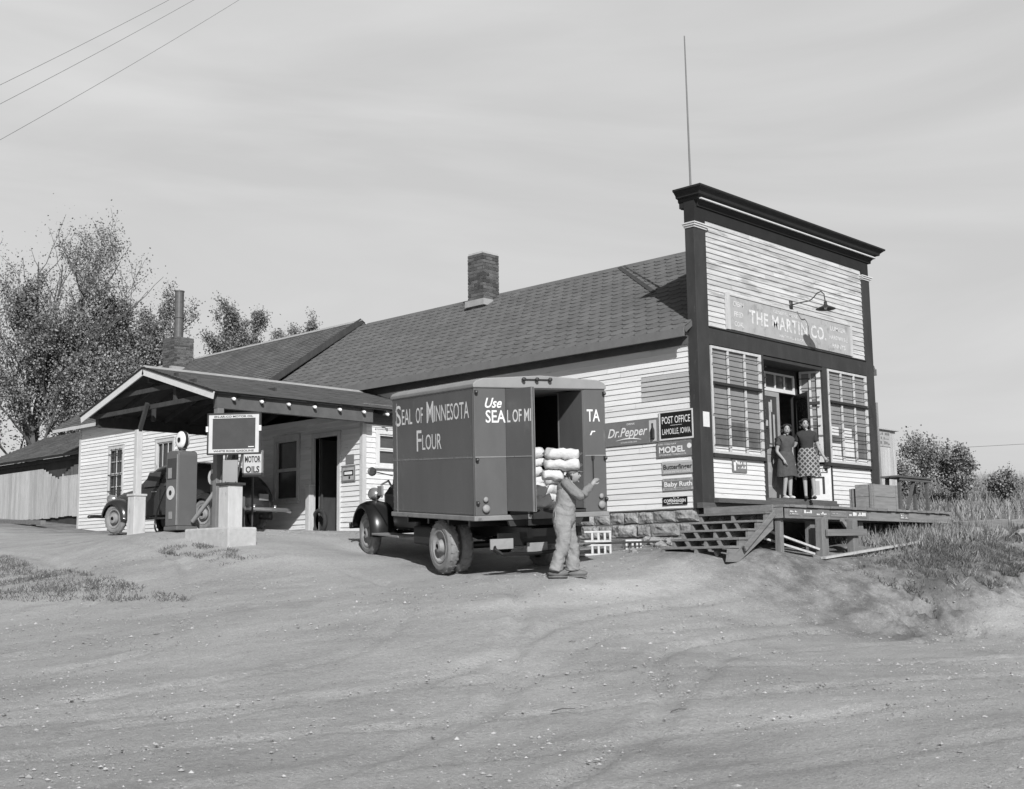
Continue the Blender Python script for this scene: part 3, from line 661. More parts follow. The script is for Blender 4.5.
# chimney of the store
def chimney(parent, x, y, w_, z0, z1, name='chimney', pipe=None, mat='brick', corb=True):
    m_ = MB(); m_.box(x - w_ / 2 + .012, x + w_ / 2 - .012, y - w_ / 2 + .012, y + w_ / 2 - .012, z0, z1 - .02); c = m_.build(name, 'brick_mortar', parent)
    m_ = MB(); rg = random.Random(3); n = int((z1 - z0) / .085)
    for i in range(n):
        z = z0 + i * .085
        if i >= n - 2: e = .0 if corb else 0
        else: e = 0
        for s_ in range(4):
            off = .11 if (i + s_) % 2 else 0; q = -w_ / 2 - off
            while q < w_ / 2 - .02:
                a = max(q, -w_ / 2); b__ = min(q + .215, w_ / 2); q += .225
                if b__ - a < .03: continue
                d = w_ / 2 + rg.uniform(-.002, .006)
                if s_ == 0: m_.box(x + a, x + b__, y - d, y - d + .03, z, z + .07)
                elif s_ == 1: m_.box(x + a, x + b__, y + d - .03, y + d, z, z + .07)
                elif s_ == 2: m_.box(x - d, x - d + .03, y + a, y + b__, z, z + .07)
                else: m_.box(x + d - .03, x + d, y + a, y + b__, z, z + .07)
    m_.build('bricks', mat, c)
    return c
ch = chimney(roof, 3.0, 8.70, .56, 5.25, 6.92)
mb = MB(); mb.box(2.66, 3.34, 8.36, 9.04, 5.5, 5.66); mb.build('flashing', 'flash', ch)
# rear part of the building, its roof a hand higher
rear = thing('rear_wing', 'long rear wing of the wooden store with an older ridged roof, running behind the canopy', 'building', (3.3, 19, .2))
RZ2 = 6.0; EX2 = -.30; RE2 = RZ2 - .68 * (3.34 - EX2)
hs = [(21.30, 22.07, 1.15, 2.68), (18.40, 19.28, 1.15, 2.68)]
mb = MB(); hole_wall(mb, (0, 0, 0), Y_, -X_, YB + .02, 24.05, -.2, RE2 + .02, hs); rw = mb.build('side_wall', 'siding_old', rear)
# windows at the left end
def sash_window(parent, O, U, Nn, u0, u1, z0, z1, panes=(2, 2), bars=0, mat='white2', gl='glass', name='window', fw_=.07):
    O = Vector(O); U = Vector(U); Nn = Vector(Nn); m_ = MB(); F = lambda a0, a1, b0, b1, c0, c1, q: q.frame(O, U, Z_, Nn, a0, a1, b0, b1, c0, c1)
    F(u0 - .09, u0, z0 - .05, z1 + .1, .0, .035, m_); F(u1, u1 + .09, z0 - .05, z1 + .1, .0, .035, m_); F(u0, u1, z1, z1 + .1, .0, .034, m_); F(u0 - .12, u1 + .12, z0 - .09, z0 - .05, .0, .07, m_); F(u0 - .11, u1 + .11, z1 + .1, z1 + .125, 0, .05, m_); F(u0, u1, z0 - .05, z0, .0, .034, m_)
    w_ = m_.build(name, mat, parent, bevel=.003)
    s_ = MB(); zm = (z0 + z1) / 2; sw_ = .035
    for (a, b__, dd) in ((z0, zm, 0), (zm, z1, .012)):
        F(u0, u0 + sw_, a, b__, -.03 + dd, -.005 + dd, s_); F(u1 - sw_, u1, a, b__, -.03 + dd, -.005 + dd, s_); F(u0 + sw_, u1 - sw_, a, a + sw_, -.03 + dd, -.006 + dd, s_); F(u0 + sw_, u1 - sw_, b__ - sw_, b__, -.03 + dd, -.006 + dd, s_)
        for k in range(1, panes[0]): x = u0 + (u1 - u0) * k / panes[0]; F(x - .01, x + .01, a + sw_, b__ - sw_, -.028 + dd, -.01 + dd, s_)
        for k in range(1, panes[1]): x = a + (b__ - a) * k / panes[1]; F(u0 + sw_, u1 - sw_, x - .01, x + .01, -.027 + dd, -.011 + dd, s_)
    s_.build('sash', mat, w_)
    g = MB(); F(u0 - .03, u1 + .03, z0 - .03, z1 + .03, -.09, -.055, g); g.build('pane', gl, w_)
    if bars:
        b__ = MB()
        for k in range(bars): x = u0 + (u1 - u0) * (k + .5) / bars; b__.tube([O + U * x + Z_ * (z0 - .02) + Nn * .045, O + U * x + Z_ * (z1 + .02) + Nn * .045], .009, 6)
        for zz in (z0 + .25, z0 + .75, z1 - .15): F(u0 - .05, u1 + .05, zz - .012, zz + .012, .04, .05, b__)
        b__.build('security_bar', 'iron', w_)
    return w_
hs = [(21.30, 22.07, 1.15, 2.68), (18.40, 19.28, 1.15, 2.68)]
mb = MB(); siding(mb, (0, 0, 0), Y_, -X_, YB + .02, 24.0, -.12, RE2, holes=[(a - .05, b - .0 + .05, c - .02, d + .05) for a, b, c, d in hs], pitch=.11, rng=random.Random(21), thick=.024); mb.build('clapboards', 'siding_old', rw)
sash_window(rw, (-.024, 0, 0), Y_, -X_, *hs[0], (2, 2), 3); sash_window(rw, (-.024, 0, 0), Y_, -X_, *hs[1], (3, 1), 0)
mb = MB(); mb.box(-.03, .02, 24.0, 24.12, -.1, RE2); mb.build('corner_board', 'white2', rear)
mb = MB(); mb.prism([(0, -.2), (W_, -.2), (W_, RE2), (3.34, RZ2 - .15), (0, RE2)], (0, 24.0, 0), X_, Z_, Y_, .1); mb.build('end_wall', 'siding_old', rear)
mb = MB(); mb.prism([(-.02, RE2 - .1), (W_ + .02, RE2 - .1), (3.34, RZ2 - .06)], (0, YB + .3, 0), X_, Z_, Y_, .08); mb.build('gable_board', 'sign_grey', rear)
rr = roof_slope(rear, EX2, RE2 + .05, 3.34, RZ2, YB + .02, 25.4, 'shingle2', .15, .27, seed=7, hexa=False)
roof_slope(rear, 6.68 + .3, RE2 + .05, 3.34, RZ2, YB + .02, 25.4, 'shingle2', .3, .3, seed=8, hexa=False)
vd = Vector((3.64, 0, RZ2 - RE2 - .05)).normalized(); nn = Vector((-vd.z, 0, vd.x))
mb = MB(); mb.beam(Vector((EX2, YB + .03, RE2 + .05)) + nn * .0, Vector((3.34, YB + .03, RZ2)) + nn * .0, .04, .15, up=nn); mb.build('rake_board', 'dark_wood', rear)
mb = MB(); mb.prism([(-.12, -.06), (0, .03), (.12, -.06), (0, .0)], (3.34, YB, RZ2 + .015), X_, Z_, Y_, 11.4); mb.build('ridge_cap', 'flash', rear)
mb = MB(); mb.box(EX2 - .025, EX2, YB + .1, 25.4, RE2 - .07, RE2 + .04); mb.build('eave_board', 'white2', rear)
mb = MB(); mb.beam((EX2, 25.42, RE2 - .02), (3.34, 25.42, RZ2 - .07), .03, .13, up=nn); mb.build('rake_board', 'white2', rear)
c2 = chimney(rr, 2.75, 22.95, .72, 5.2, 6.65, 'chimney', mat='brick')
mb = MB(); mb.lathe((2.75, 22.95, 6.6), (0, 0, 1), [(0, .2), (.05, .19), (.06, .155), (.72, .155), (.725, .18), (.78, .18), (.785, .15), (1.62, .15), (1.625, .165), (1.66, .165)], 16); mb.build('stove_pipe', 'pipe', c2, smooth=False)
mb = MB(); mb.box(2.2, 3.2, 22.4, 22.55, 5.35, 5.6); mb.box(2.34, 3.3, 22.5, 23.4, 5.3, 5.42); mb.build('flashing', 'flash', c2)

# ================================================================== gas station office + canopy
st = thing('gas_station', 'small clapboard gas station office with a wide gabled canopy over the pumps', 'gas station', (-2, 9.5, -.2))
OX = -2.0; OY0, OY1 = 7.36, 11.8; CX = -5.95; CR = 9.56; CRZ = 3.12; CE0, CE1, CEZ = 6.93, 12.16, 2.36
dw = (8.19, 9.02, -.3, 1.87); ow = (9.66, 10.46, .55, 1.90)
mb = MB(); hole_wall(mb, (OX, 0, 0), Y_, -X_, OY0 + .1, OY1, -.4, 2.32, [(8.19, 9.02, -.4, 1.87), ow]); fwall = mb.build('front_wall', 'siding_old', st)
dw = (8.19, 9.02, -.3, 1.87); ow = (9.66, 10.46, .55, 1.90)
mb = MB(); siding(mb, (OX, 0, 0), Y_, -X_, OY0 + .06, OY1, -.25, 2.3, holes=[(dw[0] - .08, dw[1] + .08, -.3, dw[3] + .1), (ow[0] - .08, ow[1] + .08, ow[2] - .05, ow[3] + .08)], pitch=.112, rng=random.Random(31), thick=.024)
mb.build('clapboards', 'siding_old', fwall)
sash_window(fwall, (OX - .024, 0, 0), Y_, -X_, *ow, (1, 1), 0, mat='white2')
mb = MB(); mb.box(OX - .05, OX + .11, dw[0] - .1, dw[0], -.3, dw[3]); mb.box(OX - .05, OX + .11, dw[1], dw[1] + .1, -.3, dw[3]); mb.box(OX - .05, OX + .11, dw[0] - .1, dw[1] + .1, dw[3], dw[3] + .1); mb.build('door_frame', 'white2', st, bevel=.004)
mb = MB(); mb.box(OX - .2, OX - .06, 8.98, 9.12, -.35, .80); mb.box(OX - .22, OX - .04, 8.96, 9.14, .8, .84); mb.build('door_post', 'white2', st, bevel=.01)
mb = MB(); mb.box(OX + .12, OX + .16, 8.95, 9.02, -.25, 1.85); mb.box(OX + .12, OX + .9, 9.03, 9.07, -.25, 1.85); mb.build('door', 'dark_wood', st)
# side wall facing the road
sw2 = (OX + .42, -.75, 1.2, 1.86)
mb = MB(); hole_wall(mb, (0, OY0, 0), X_, -Y_, OX, 0, -.6, 2.5, [sw2]); s2 = mb.build('side_wall', 'siding_old', st)
sw2 = (OX + .42, -.75, 1.2, 1.86)
mb = MB(); siding(mb, (0, OY0, 0), X_, -Y_, OX + .06, 0, -.45, 2.45, holes=[(sw2[0] - .06, sw2[1] + .06, sw2[2] - .05, sw2[3] + .08)], pitch=.112, rng=random.Random(33), thick=.02); mb.build('clapboards', 'siding_old', s2)
sash_window(s2, (0, OY0 - .02, 0), X_, -Y_, *sw2, (1, 1), 0, mat='white')
mb = MB(); mb.box(OX - .035, OX + .07, OY0 - .035, OY0 + .07, -.3, 2.3); mb.build('corner_board', 'white2', st, bevel=.004)
mb = MB(); mb.box(OX + .1, 0, OY1 - .1, OY1, -.3, 2.5); mb.box(-.08, -.03, OY0 + .1, OY1, -.3, 2.4); mb.box(OX + .1, 0, OY0 + .1, OY1 - .1, -.32, -.25); mb.build('inner_wall', 'dark_wood', st)
# canopy: roof slopes with shingles, rafters, beam, barge boards
def slope_y(parent, ye, ze, yr, zr, x0, x1, name, seed):
    v = Vector((0, yr - ye, zr - ze)); L_ = v.length; vd = v.normalized(); n = X_.cross(vd)
    if n.z < 0: n = -n
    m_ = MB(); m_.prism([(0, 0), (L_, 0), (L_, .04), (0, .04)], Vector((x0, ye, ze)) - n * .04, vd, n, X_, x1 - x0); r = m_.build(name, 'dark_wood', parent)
    m_ = MB(); shingles(m_, Vector((x0, ye, ze)) - vd * .03 + n * .004, X_, v, x1 - x0, L_ + .02, .13, .3, None, random.Random(seed), False, th=.01); m_.build('shingles', 'shingle3', r)
    return r
cr = slope_y(st, CE0, CEZ, CR, CRZ, CX, -.02, 'roof_slope', 41)
slope_y(st, CE1, CEZ, CR, CRZ, CX, -.02, 'roof_slope', 42)
mb = MB(); mb.prism([(-.11, -.035), (0, .03), (.11, -.035), (0, .0)], (CX - .02, CR, CRZ + .02), Y_, Z_, X_, 5.7); mb.build('ridge_cap', 'flash', st)
for (ye, k) in ((CE0, 1), (CE1, -1)):
    mb = MB(); v = Vector((0, CR - ye, CRZ - CEZ)).normalized(); n = Vector((0, -v.z, v.y)) if ye == CE0 else Vector((0, v.z, -v.y)) 
    if n.z < 0: n = -n
    mb.beam(Vector((CX - .02, ye, CEZ)) - n * .085 - v * .03, Vector((CX - .02, CR, CRZ)) - n * .085, .03, .14, up=n); b0 = mb.build('barge_board', 'white', st, bevel=.003)
    mb = MB(); mb.beam(Vector((CX - .045, ye, CEZ)) - n * .005 - v * .03, Vector((CX - .045, CR, CRZ)) - n * .005, .02, .03, up=n); mb.build('barge_strip', 'trim_dk', b0)
    mb = MB()
    for x in np.arange(CX + .6, -.3, .61):
        mb.beam(Vector((x, ye + k * .05, CEZ + .01)) - n * .1, Vector((x, CR, CRZ)) - n * .1, .05, .11, up=n)
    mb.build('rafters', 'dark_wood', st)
mb = MB(); mb.box(CX + .1, -.05, CR - .03, CR + .03, CRZ - .3, CRZ - .12)
for x in (CX + .12, CX + 2.0): mb.box(x, x + .05, CE0 + .9, CE1 - .9, CEZ + .26, CEZ + .35)
for x in (CX + .12,): mb.box(x - .0, x + .05, CE0 + .35, CE1 - .3, CEZ - .09, CEZ + .0); mb.box(x, x + .05, CR - 1.05, CR - .95, CEZ, CEZ + .55)
mb.build('tie_beams', 'dark_wood', st)
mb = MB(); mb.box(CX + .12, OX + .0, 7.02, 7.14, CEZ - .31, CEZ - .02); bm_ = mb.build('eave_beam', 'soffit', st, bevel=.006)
mb = MB(); mb.box(CX + .2, OX, CE1 - .35, CE1 - .22, CEZ - .25, CEZ - .02); mb.build('eave_beam', 'dark_wood', st)
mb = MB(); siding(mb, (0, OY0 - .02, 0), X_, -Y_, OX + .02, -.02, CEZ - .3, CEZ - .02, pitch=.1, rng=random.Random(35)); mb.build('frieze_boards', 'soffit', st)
bulb0 = None
for k in range(8):
    x = CX + .45 + k * .64
    if x > -1.0: break
    mb = MB(); y = 6.99; z = CEZ - .10
    mb.lathe((x, y + .03, z), (0, -1, -.25), [(0, .022), (.03, .022), (.045, .03), (.07, .036), (.095, .034), (.115, .018)], 10)
    b0 = mb.build('bulb', 'lamp_glass', st, smooth=True)
# canopy posts
def ped_post(x, y, zg, top, w_, dark):
    m_ = MB(); m_.box(x - .13, x + .13, y - .13, y + .13, zg, .50); m_.box(x - .15, x + .15, y - .15, y + .15, .5, .545); p = m_.build('post_pedestal', 'white2', st, bevel=.008)
    m_ = MB(); m_.box(x - w_, x + w_, y - w_, y + w_, .545, top - .12); m_.build('canopy_post', 'white2', st, bevel=.008)
    m_ = MB(); m_.beam((x, y, top - .2), (x + .0, y - .32, CEZ + .02), .07, .07, up=(1, 0, 0)); m_.box(x + .3, x + .36, y - .04, y + .04, CEZ - .3, CEZ + .1); m_.build('post_brace', 'dark_wood', st)
ped_post(-5.9, 9.80, -.45, 1.98, .062, False)
mb = MB(); mb.box(-5.82, -5.68, 7.0, 7.14, -.4, CEZ - .31); mb.box(-5.85, -5.65, 6.97, 7.17, 1.42, 1.47); mb.build('canopy_post', 'sign_grey', st, bevel=.008)
mb = MB(); mb.tube([(-4.7, 8.6, 2.62), (-4.7, 8.6, 2.30)], .006, 6); mb.lathe((-4.7, 8.6, 2.30), (0, 0, -1), [(0, .02), (.05, .025), (.08, .045), (.12, .03)], 10); mb.build('hanging_bulb', 'chrome', st)
# ================================================================== signs
def sign(name, label, O, U, V, w, h, mat, texts, frame=None, t=.012, cat='sign', group=None, extra=None):
    """O lower left corner on the wall; texts: (body, x, y, w, h, mat, opts)"""
    O = Vector(O); U = Vector(U).normalized(); V = Vector(V).normalized(); N = U.cross(V)
    s = thing(name, label, cat, O, group)
    m_ = MB(); m_.frame(O, U, V, N, 0, w, 0, h, 0, t); p = m_.build('panel', mat, s)
    if frame:
        fm, fwid = frame; m_ = MB()
        for (a, b_, c, d) in ((0, w, 0, fwid), (0, w, h - fwid, h), (0, fwid, fwid, h - fwid), (w - fwid, w, fwid, h - fwid)): m_.frame(O, U, V, N, a, b_, c, d, t, t + .008)
        m_.build('frame', fm, s)
    by = {}
    for (body, x, y, w2, h2, mm, op) in texts:
        k = mm; by.setdefault(k, MB())
        if body == '#rect': by[k].frame(O, U, V, N, x, x + w2, y, y + h2, t, t + op.get('e', .0015))
        else: text_mb(by[k], body, O + U * x + V * y + N * t, U, V, w2, h2, ex=op.get('e', .003), bold=op.get('b', .01), shear=op.get('s', 0), spacing=op.get('sp', 1))
    for k, m_ in by.items(): m_.build('lettering', k, s)
    if extra: extra(s, O, U, V, N, t)
    return s
def marks(x, y, w, h, n, seed, mat='letter', gap=.25):
    """worn lettering too small to read: a row of uneven strokes"""
    r = random.Random(seed); out = []; st = w / n
    for i in range(n):
        if r.random() < .12: continue
        hh = h * r.uniform(.75, 1.0); out.append(('#rect', x + st * i, y + (h - hh) / 2, st * (1 - gap * r.uniform(.6, 1.4)), hh * (.38 if r.random() < .4 else 1), mat, dict()))
    return out
sU, sV = -Y_, Z_                                  # side wall: reads from the rear to the corner
def SS(name, label, y_left, z0, w, h, mat, texts, frame=None, extra=None, t=.014):
    return sign(name, label, (-.026, y_left, z0), sU, sV, w, h, mat, texts, frame, t, extra=extra)
def swash(s, O, U, V, N, t):
    m_ = MB(); pts = []
    for k in range(15): a = k / 14; pts.append(O + U * (.30 + a * .62) + V * (.095 + .03 * math.sin(a * 3.1) - .01 * a) + N * (t + .002))
    m_.tube(pts, [.004 + .011 * math.sin(math.pi * k / 14) for k in range(15)], 5); m_.build('underline', 'letter', s)
    m_ = MB(); m_.frame(O, U, V, N, 1.12, 1.29, .03, .43, t, t + .003); m_.build('side_panel', 'sign_lite', s)
    m_ = MB(); m_.lathe(O + U * 1.205 + V * .06 + N * (t + .006), V, [(0, .035), (.02, .045), (.18, .045), (.24, .018), (.30, .016), (.31, .02)], 10); b_ = m_.build('bottle_emblem', 'sign_dark', s); 
SS('soda_sign', 'grey soft drink sign reading Dr. Pepper in white script, the long one behind the truck', 2.30, 1.28, 1.33, .46, 'sign_grey',
   [('Dr.Pepper', .10, .17, .98, .17, 'letter', dict(s=.35, b=.012)), ('DRINK', .58, .385, .2, .035, 'letter', dict(b=.01)), ('GOOD FOR LIFE', .42, .04, .4, .025, 'letter', dict())], extra=swash)
SS('post_office_sign', 'black sign with white frame reading POST OFFICE LAMOILLE, IOWA', .94, 1.30, .79, .55, 'sign_dark',
   [('POST OFFICE', .07, .31, .65, .135, 'letter', dict(b=.006)), ('LAMOILLE, IOWA', .07, .09, .65, .125, 'letter', dict(b=.004)), ('#rect', .26, .27, .27, .006, 'letter', dict())], frame=('white', .03))
def figure_blank(s, O, U, V, N, t):
    m_ = MB(); m_.lathe(O + U * .76 + V * .18 + N * (t + .001), N, [(0, .05), (.003, .05)], 14); m_.build('round_emblem', 'letter', s)
SS('tobacco_sign', 'dark tin sign reading MODEL in white block letters, under the post office sign', 1.02, .985, .86, .275, 'sign_grey',
   [('MODEL', .06, .075, .60, .12, 'letter', dict(b=.03)), ('DID YOU SAY', .05, .225, .42, .03, 'letter', dict(b=.01)), ('SMOKING TOBACCO', .06, .025, .62, .03, 'letter', dict(b=.01))], extra=figure_blank)
SS('candy_sign', 'pale grey tin sign reading Butterfinger in dark letters', .90, .665, .72, .235, 'sign_pale',
   [('Butterfinger', .03, .085, .66, .085, 'sign_dark', dict(b=.02)), ('RICH IN DEXTROSE', .05, .02, .6, .03, 'letter', dict(b=.01)), ('#rect', .0, .2, .72, .03, 'sign_lite', dict(e=.001))])
SS('candy_sign', 'grey tin sign reading Baby Ruth in white letters', .90, .355, .72, .225, 'sign_pale',
   [('#rect', 0, .05, .72, .125, 'sign_grey', dict(e=.001)), ('Baby Ruth', .04, .072, .64, .085, 'letter', dict(b=.03)), ('CURTISS CANDY', .05, .187, .6, .026, 'sign_grey', dict(b=.01)), ('RICH IN DEXTROSE', .05, .014, .6, .026, 'sign_grey', dict(b=.01))])
SS('tobacco_sign', 'small black tin sign reading COPENHAGEN near the foot of the side wall', .91, .085, .56, .15, 'sign_dark',
   [('COPENHAGEN', .03, .045, .50, .06, 'letter', dict(b=.03))] + marks(.10, .014, .36, .02, 12, 3) + marks(.18, .118, .2, .02, 6, 4))
# front signs
fU = X_
def FS(name, label, x, z, w, h, mat, texts, frame=None, y=-.0, t=.014, extra=None, group=None): return sign(name, label, (x, y, z), fU, Z_, w, h, mat, texts, frame, t, extra=extra, group=group)
FS('store_sign', 'long faded board over the entrance reading THE MARTIN CO. with goods listed at both ends', 1.02, 3.45, 4.64, .66, 'sign_pale', [
   ('THE MARTIN CO.', .68, .20, 2.92, .28, 'letter_worn', dict(b=.022, sp=1.12)),
   ('GENERAL MDSE.', 1.55, .53, .95, .07, 'letter_worn', dict(b=.01)), ('HARDWARE & SHOES', 1.75, .06, .95, .06, 'letter_worn', dict(b=.008)),
   ('CREAM', .12, .47, .36, .10, 'letter_worn', dict(b=.015)), ('FEED', .15, .27, .30, .10, 'letter_worn', dict(b=.015)), ('COAL', .15, .08, .32, .10, 'letter_worn', dict(b=.015)),
   ('LUMBER', 3.78, .46, .66, .10, 'letter_worn', dict(b=.015)), ('HARDWARE', 3.72, .27, .80, .09, 'letter_worn', dict(b=.012)), ('PAINTS', 3.85, .09, .55, .09, 'letter_worn', dict(b=.015))], y=.0, t=.03)
mb = MB(); mb.box(.92, 1.02, -.045, .01, 3.44, 4.16); mb.box(5.66, 5.74, -.045, .01, 3.44, 4.16); mb.box(1.02, 5.66, -.045, .01, 4.11, 4.14)
o = mb.build('sign_frame', 'white2', None); sgn = [x for x in bpy.data.objects if x.name == 'store_sign'][0]; o.data.transform(Matrix.Translation(-sgn.location)); o.parent = sgn; o.name = 'frame'
FS('tin_sign', 'small grey tin sign with white lettering under the left shop window', .95, .70, .48, .26, 'sign_grey', marks(.16, .15, .29, .055, 7, 5) + marks(.18, .075, .27, .05, 6, 6) + [('#rect', .045, .03, .06, .10, 'letter', dict()), ('#rect', .035, .13, .08, .06, 'letter', dict()), ('#rect', .10, .18, .05, .04, 'letter', dict())], y=-.0, t=.012)
s = sign('paper_notice', 'white paper notice tacked to the dark corner post of the store', (.04, -.013, 1.5), fU, Z_, .2, .28, 'paper', [], t=.004)
uu = Vector((.36, -.5, 0)).normalized(); pn = uu.cross(Z_)
o0 = Vector((4.24, .5, .28)) + pn * .006 + uu * .07
sign('tobacco_poster', 'white poster with MODEL across its top beside the entrance door', o0, uu, Z_, .50, .70, 'paper', [('MODEL', .05, .58, .40, .07, 'letter', dict(b=.03, e=.004)), ('#rect', .02, .56, .46, .11, 'sign_dark', dict(e=.002)), ('#rect', .36, .12, .05, .36, 'sign_dark', dict(e=.002)), ('#rect', .12, .45, .28, .035, 'sign_dark', dict(e=.002)), ('#rect', .14, .1, .16, .3, 'sign_pale', dict(e=.002))], t=.006)
# gooseneck lamp over the sign
lp = thing('wall_lamp', 'gooseneck lamp with a dark enamel shade reaching out over the store sign', 'lamp', (3.31, 0, 4.25))
m_ = MB(); m_.box(3.27, 3.35, -.02, .02, 4.17, 4.34)
tip = Vector((3.40, -.74, 4.06))
pts = [(3.31, -.02, 4.25), (3.32, -.2, 4.27), (3.345, -.42, 4.28), (3.36, -.5, 4.34), (3.375, -.58, 4.42), (3.385, -.66, 4.44), (3.395, -.72, 4.38), tip + Vector((0, 0, .14))]
m_.tube(pts, .012, 8); m_.build('arm', 'iron', lp, smooth=True)
m_ = MB(); m_.lathe(tip + Vector((0, 0, .16)), (0, 0, -1), [(0, .03), (.06, .035), (.08, .05), (.13, .16), (.15, .20), (.156, .20), (.14, .15), (.10, .03)], 20); m_.build('lamp_shade', 'iron', lp, smooth=True)
m_ = MB(); m_.sphere(tip + Vector((0, 0, .03)), .035, 10, 6); m_.build('bulb', 'lamp_glass', lp)
# mast
mb = MB(); mb.tube([(.34, .30, 5.9), (.30, .30, 9.25)], [.022, .012], 8); mb.box(.28, .40, .24, .36, 5.98, 6.1)
solo(mb, 'radio_mast', 'sign_grey', 'thin pale mast rising above the left end of the false front', 'mast', (.2, .3, 5.9))

# ================================================================== loading platform
pf = thing('loading_platform', 'weathered plank loading platform on posts along the store front', 'platform', (3, -.8, -.5))
m_ = MB(); rg = random.Random(4); x = -.02
while x < 6.55:
    w_ = rg.uniform(.17, .22); m_.box(x + .004, min(x + w_, 6.56) - .004, -1.68 - rg.uniform(0, .03), .0 - .02, -.045 + rg.uniform(-.004, .004), rg.uniform(-.004, .004)); x += w_
m_.build('deck', 'wood', pf)
m_ = MB(); m_.box(-.01, 3.02, -1.65, -1.60, -.24, -.055); m_.box(3.03, 6.52, -1.65, -1.60, -.24, -.055); m_.box(-.012, .04, -1.65, -.03, -.24, -.055); m_.box(6.5, 6.55, -1.6, 0, -.24, -.055)
for y in (-1.2, -.6): m_.box(.05, 6.5, y, y + .06, -.25, -.05)
m_.build('rim_joist', 'wood', pf, bevel=.005)
m_ = MB(); m_.box(-.045, -.015, -1.46, -.02, -.11, .0); m_.build('edge_board', 'wood', pf)
for (x, y, w_, zb) in ((.03, -1.56, .10, -.9), (1.10, -1.52, .16, -1.0), (2.86, -1.52, .17, -1.), (4.68, -1.52, .14, -.8), (6.30, -1.54, .16, -.7), (1.6, -.3, .14, -.9), (4.2, -.3, .14, -.8)):
    m_ = MB(); lean = rg.uniform(-.015, .015); m_.frame((x, y, zb), (1, 0, 0), (0, 1, 0), (lean, 0, 1), 0, w_, 0, .12, 0, -.25 - zb); m_.build('post', 'woodv', pf, bevel=.008)
# hitching rail / short braced posts in front
hr = thing('hitching_rail', 'two stout weathered posts joined by a board below the platform edge', 'rail', (1.6, -1.8, -.9))
m_ = MB(); m_.frame((.90, -1.86, -1.), (1, 0, 0), (0, 1, 0), (.02, 0, 1), 0, .22, 0, .14, 0, .76); m_.build('post', 'woodv', hr, bevel=.01)
m_ = MB(); m_.frame((2.02, -1.86, -1.05), (1, 0, 0), (0, 1, 0), (-.02, 0, 1), 0, .19, 0, .14, 0, .80); m_.build('post', 'woodv', hr, bevel=.01)
m_ = MB(); m_.beam((1.0, -1.90, -.49), (2.42, -1.90, -.47), .05, .12); m_.build('crossbar', 'wood', hr, bevel=.006)
m_ = MB(); m_.beam((1.14, -1.72, -.32), (1.32, -1.72, -.22), .05, .09); m_.build('brace', 'wood', hr)
m_ = MB(); m_.beam((2.0, -1.72, -.35), (1.86, -1.72, -.24), .05, .08); m_.build('brace', 'wood', hr)
# water hydrant in the shade under the platform
hy = MB(); hy.tube([(1.62, -1.2, -.95), (1.62, -1.2, -.42)], .018, 8); hy.lathe((1.62, -1.2, -.42), (0, 0, 1), [(0, .02), (.02, .05), (.04, .05), (.05, .02), (.08, .02)], 10); hy.tube([(1.62, -1.2, -.46), (1.75, -1.25, -.44), (1.80, -1.26, -.52)], .014, 7); hy.tube([(1.52, -1.2, -.33), (1.72, -1.2, -.33)], .012, 6); hy.sphere((1.52, -1.2, -.33), .028, 8, 6)
solo(hy, 'yard_hydrant', 'sign_grey', 'iron water hydrant with a handle in the shade between the rail posts', 'hydrant', (1.62, -1.2, -.95), smooth=True)
# two planks leaning under the deck
for k, (p0, p1) in enumerate((((.25, -1.1, -.42), (.95, -1.75, -.78)), ((.12, -1.1, -.56), (.72, -1.8, -.86)))):
    m_ = MB(); m_.beam(p0, p1, .16, .035); solo(m_, 'plank', 'wood_pale', ['pale plank slanting down under the platform, the upper of two', 'pale plank slanting down under the platform, the lower of two'][k], 'plank', p1, 'planks under the platform')
# stairs: descend toward the yard, open treads on three stringers
sr = thing('wooden_steps', 'wide open wooden steps climbing from the yard to the platform', 'steps', (-.8, -.7, -.8))
TR = [(-.10, -.13), (-.38, -.28), (-.66, -.43), (-.94, -.58), (-1.22, -.72)]
m_ = MB(); rg = random.Random(12)
for (x, z) in TR: m_.box(x - .15, x + .12, -1.46, -.03, z - .03 + rg.uniform(-.004, .004), z + .008)
m_.build('treads', 'wood', sr, bevel=.004)
for y in (-1.44, -.78, -.10):
    m_ = MB()
    poly = [(-1.42, -.98), (-1.36, -.76)]
    for (x, z) in TR[::-1]: poly += [(x - .13, z - .032), (x + .14, z - .032)]
    poly += [(.0, -.16), (.0, -.42), (-1.1, -.98)]
    m_.prism(poly, (0, y, 0), X_, Z_, Y_, .05); m_.build('stringer', 'wood', sr)
m_ = MB(); m_.beam((-.04, -1.50, -.14), (-1.02, -1.51, -.76), .035, .10); m_.build('side_board', 'wood', sr, bevel=.004)
m_ = MB()
for y in (-1.1, -.45):
    for (x, z) in TR: m_.beam((x - .05, y, z - .13), (x + .08, y, z - .02), .05, .10)
m_.build('tread_blocks', 'wood', sr)
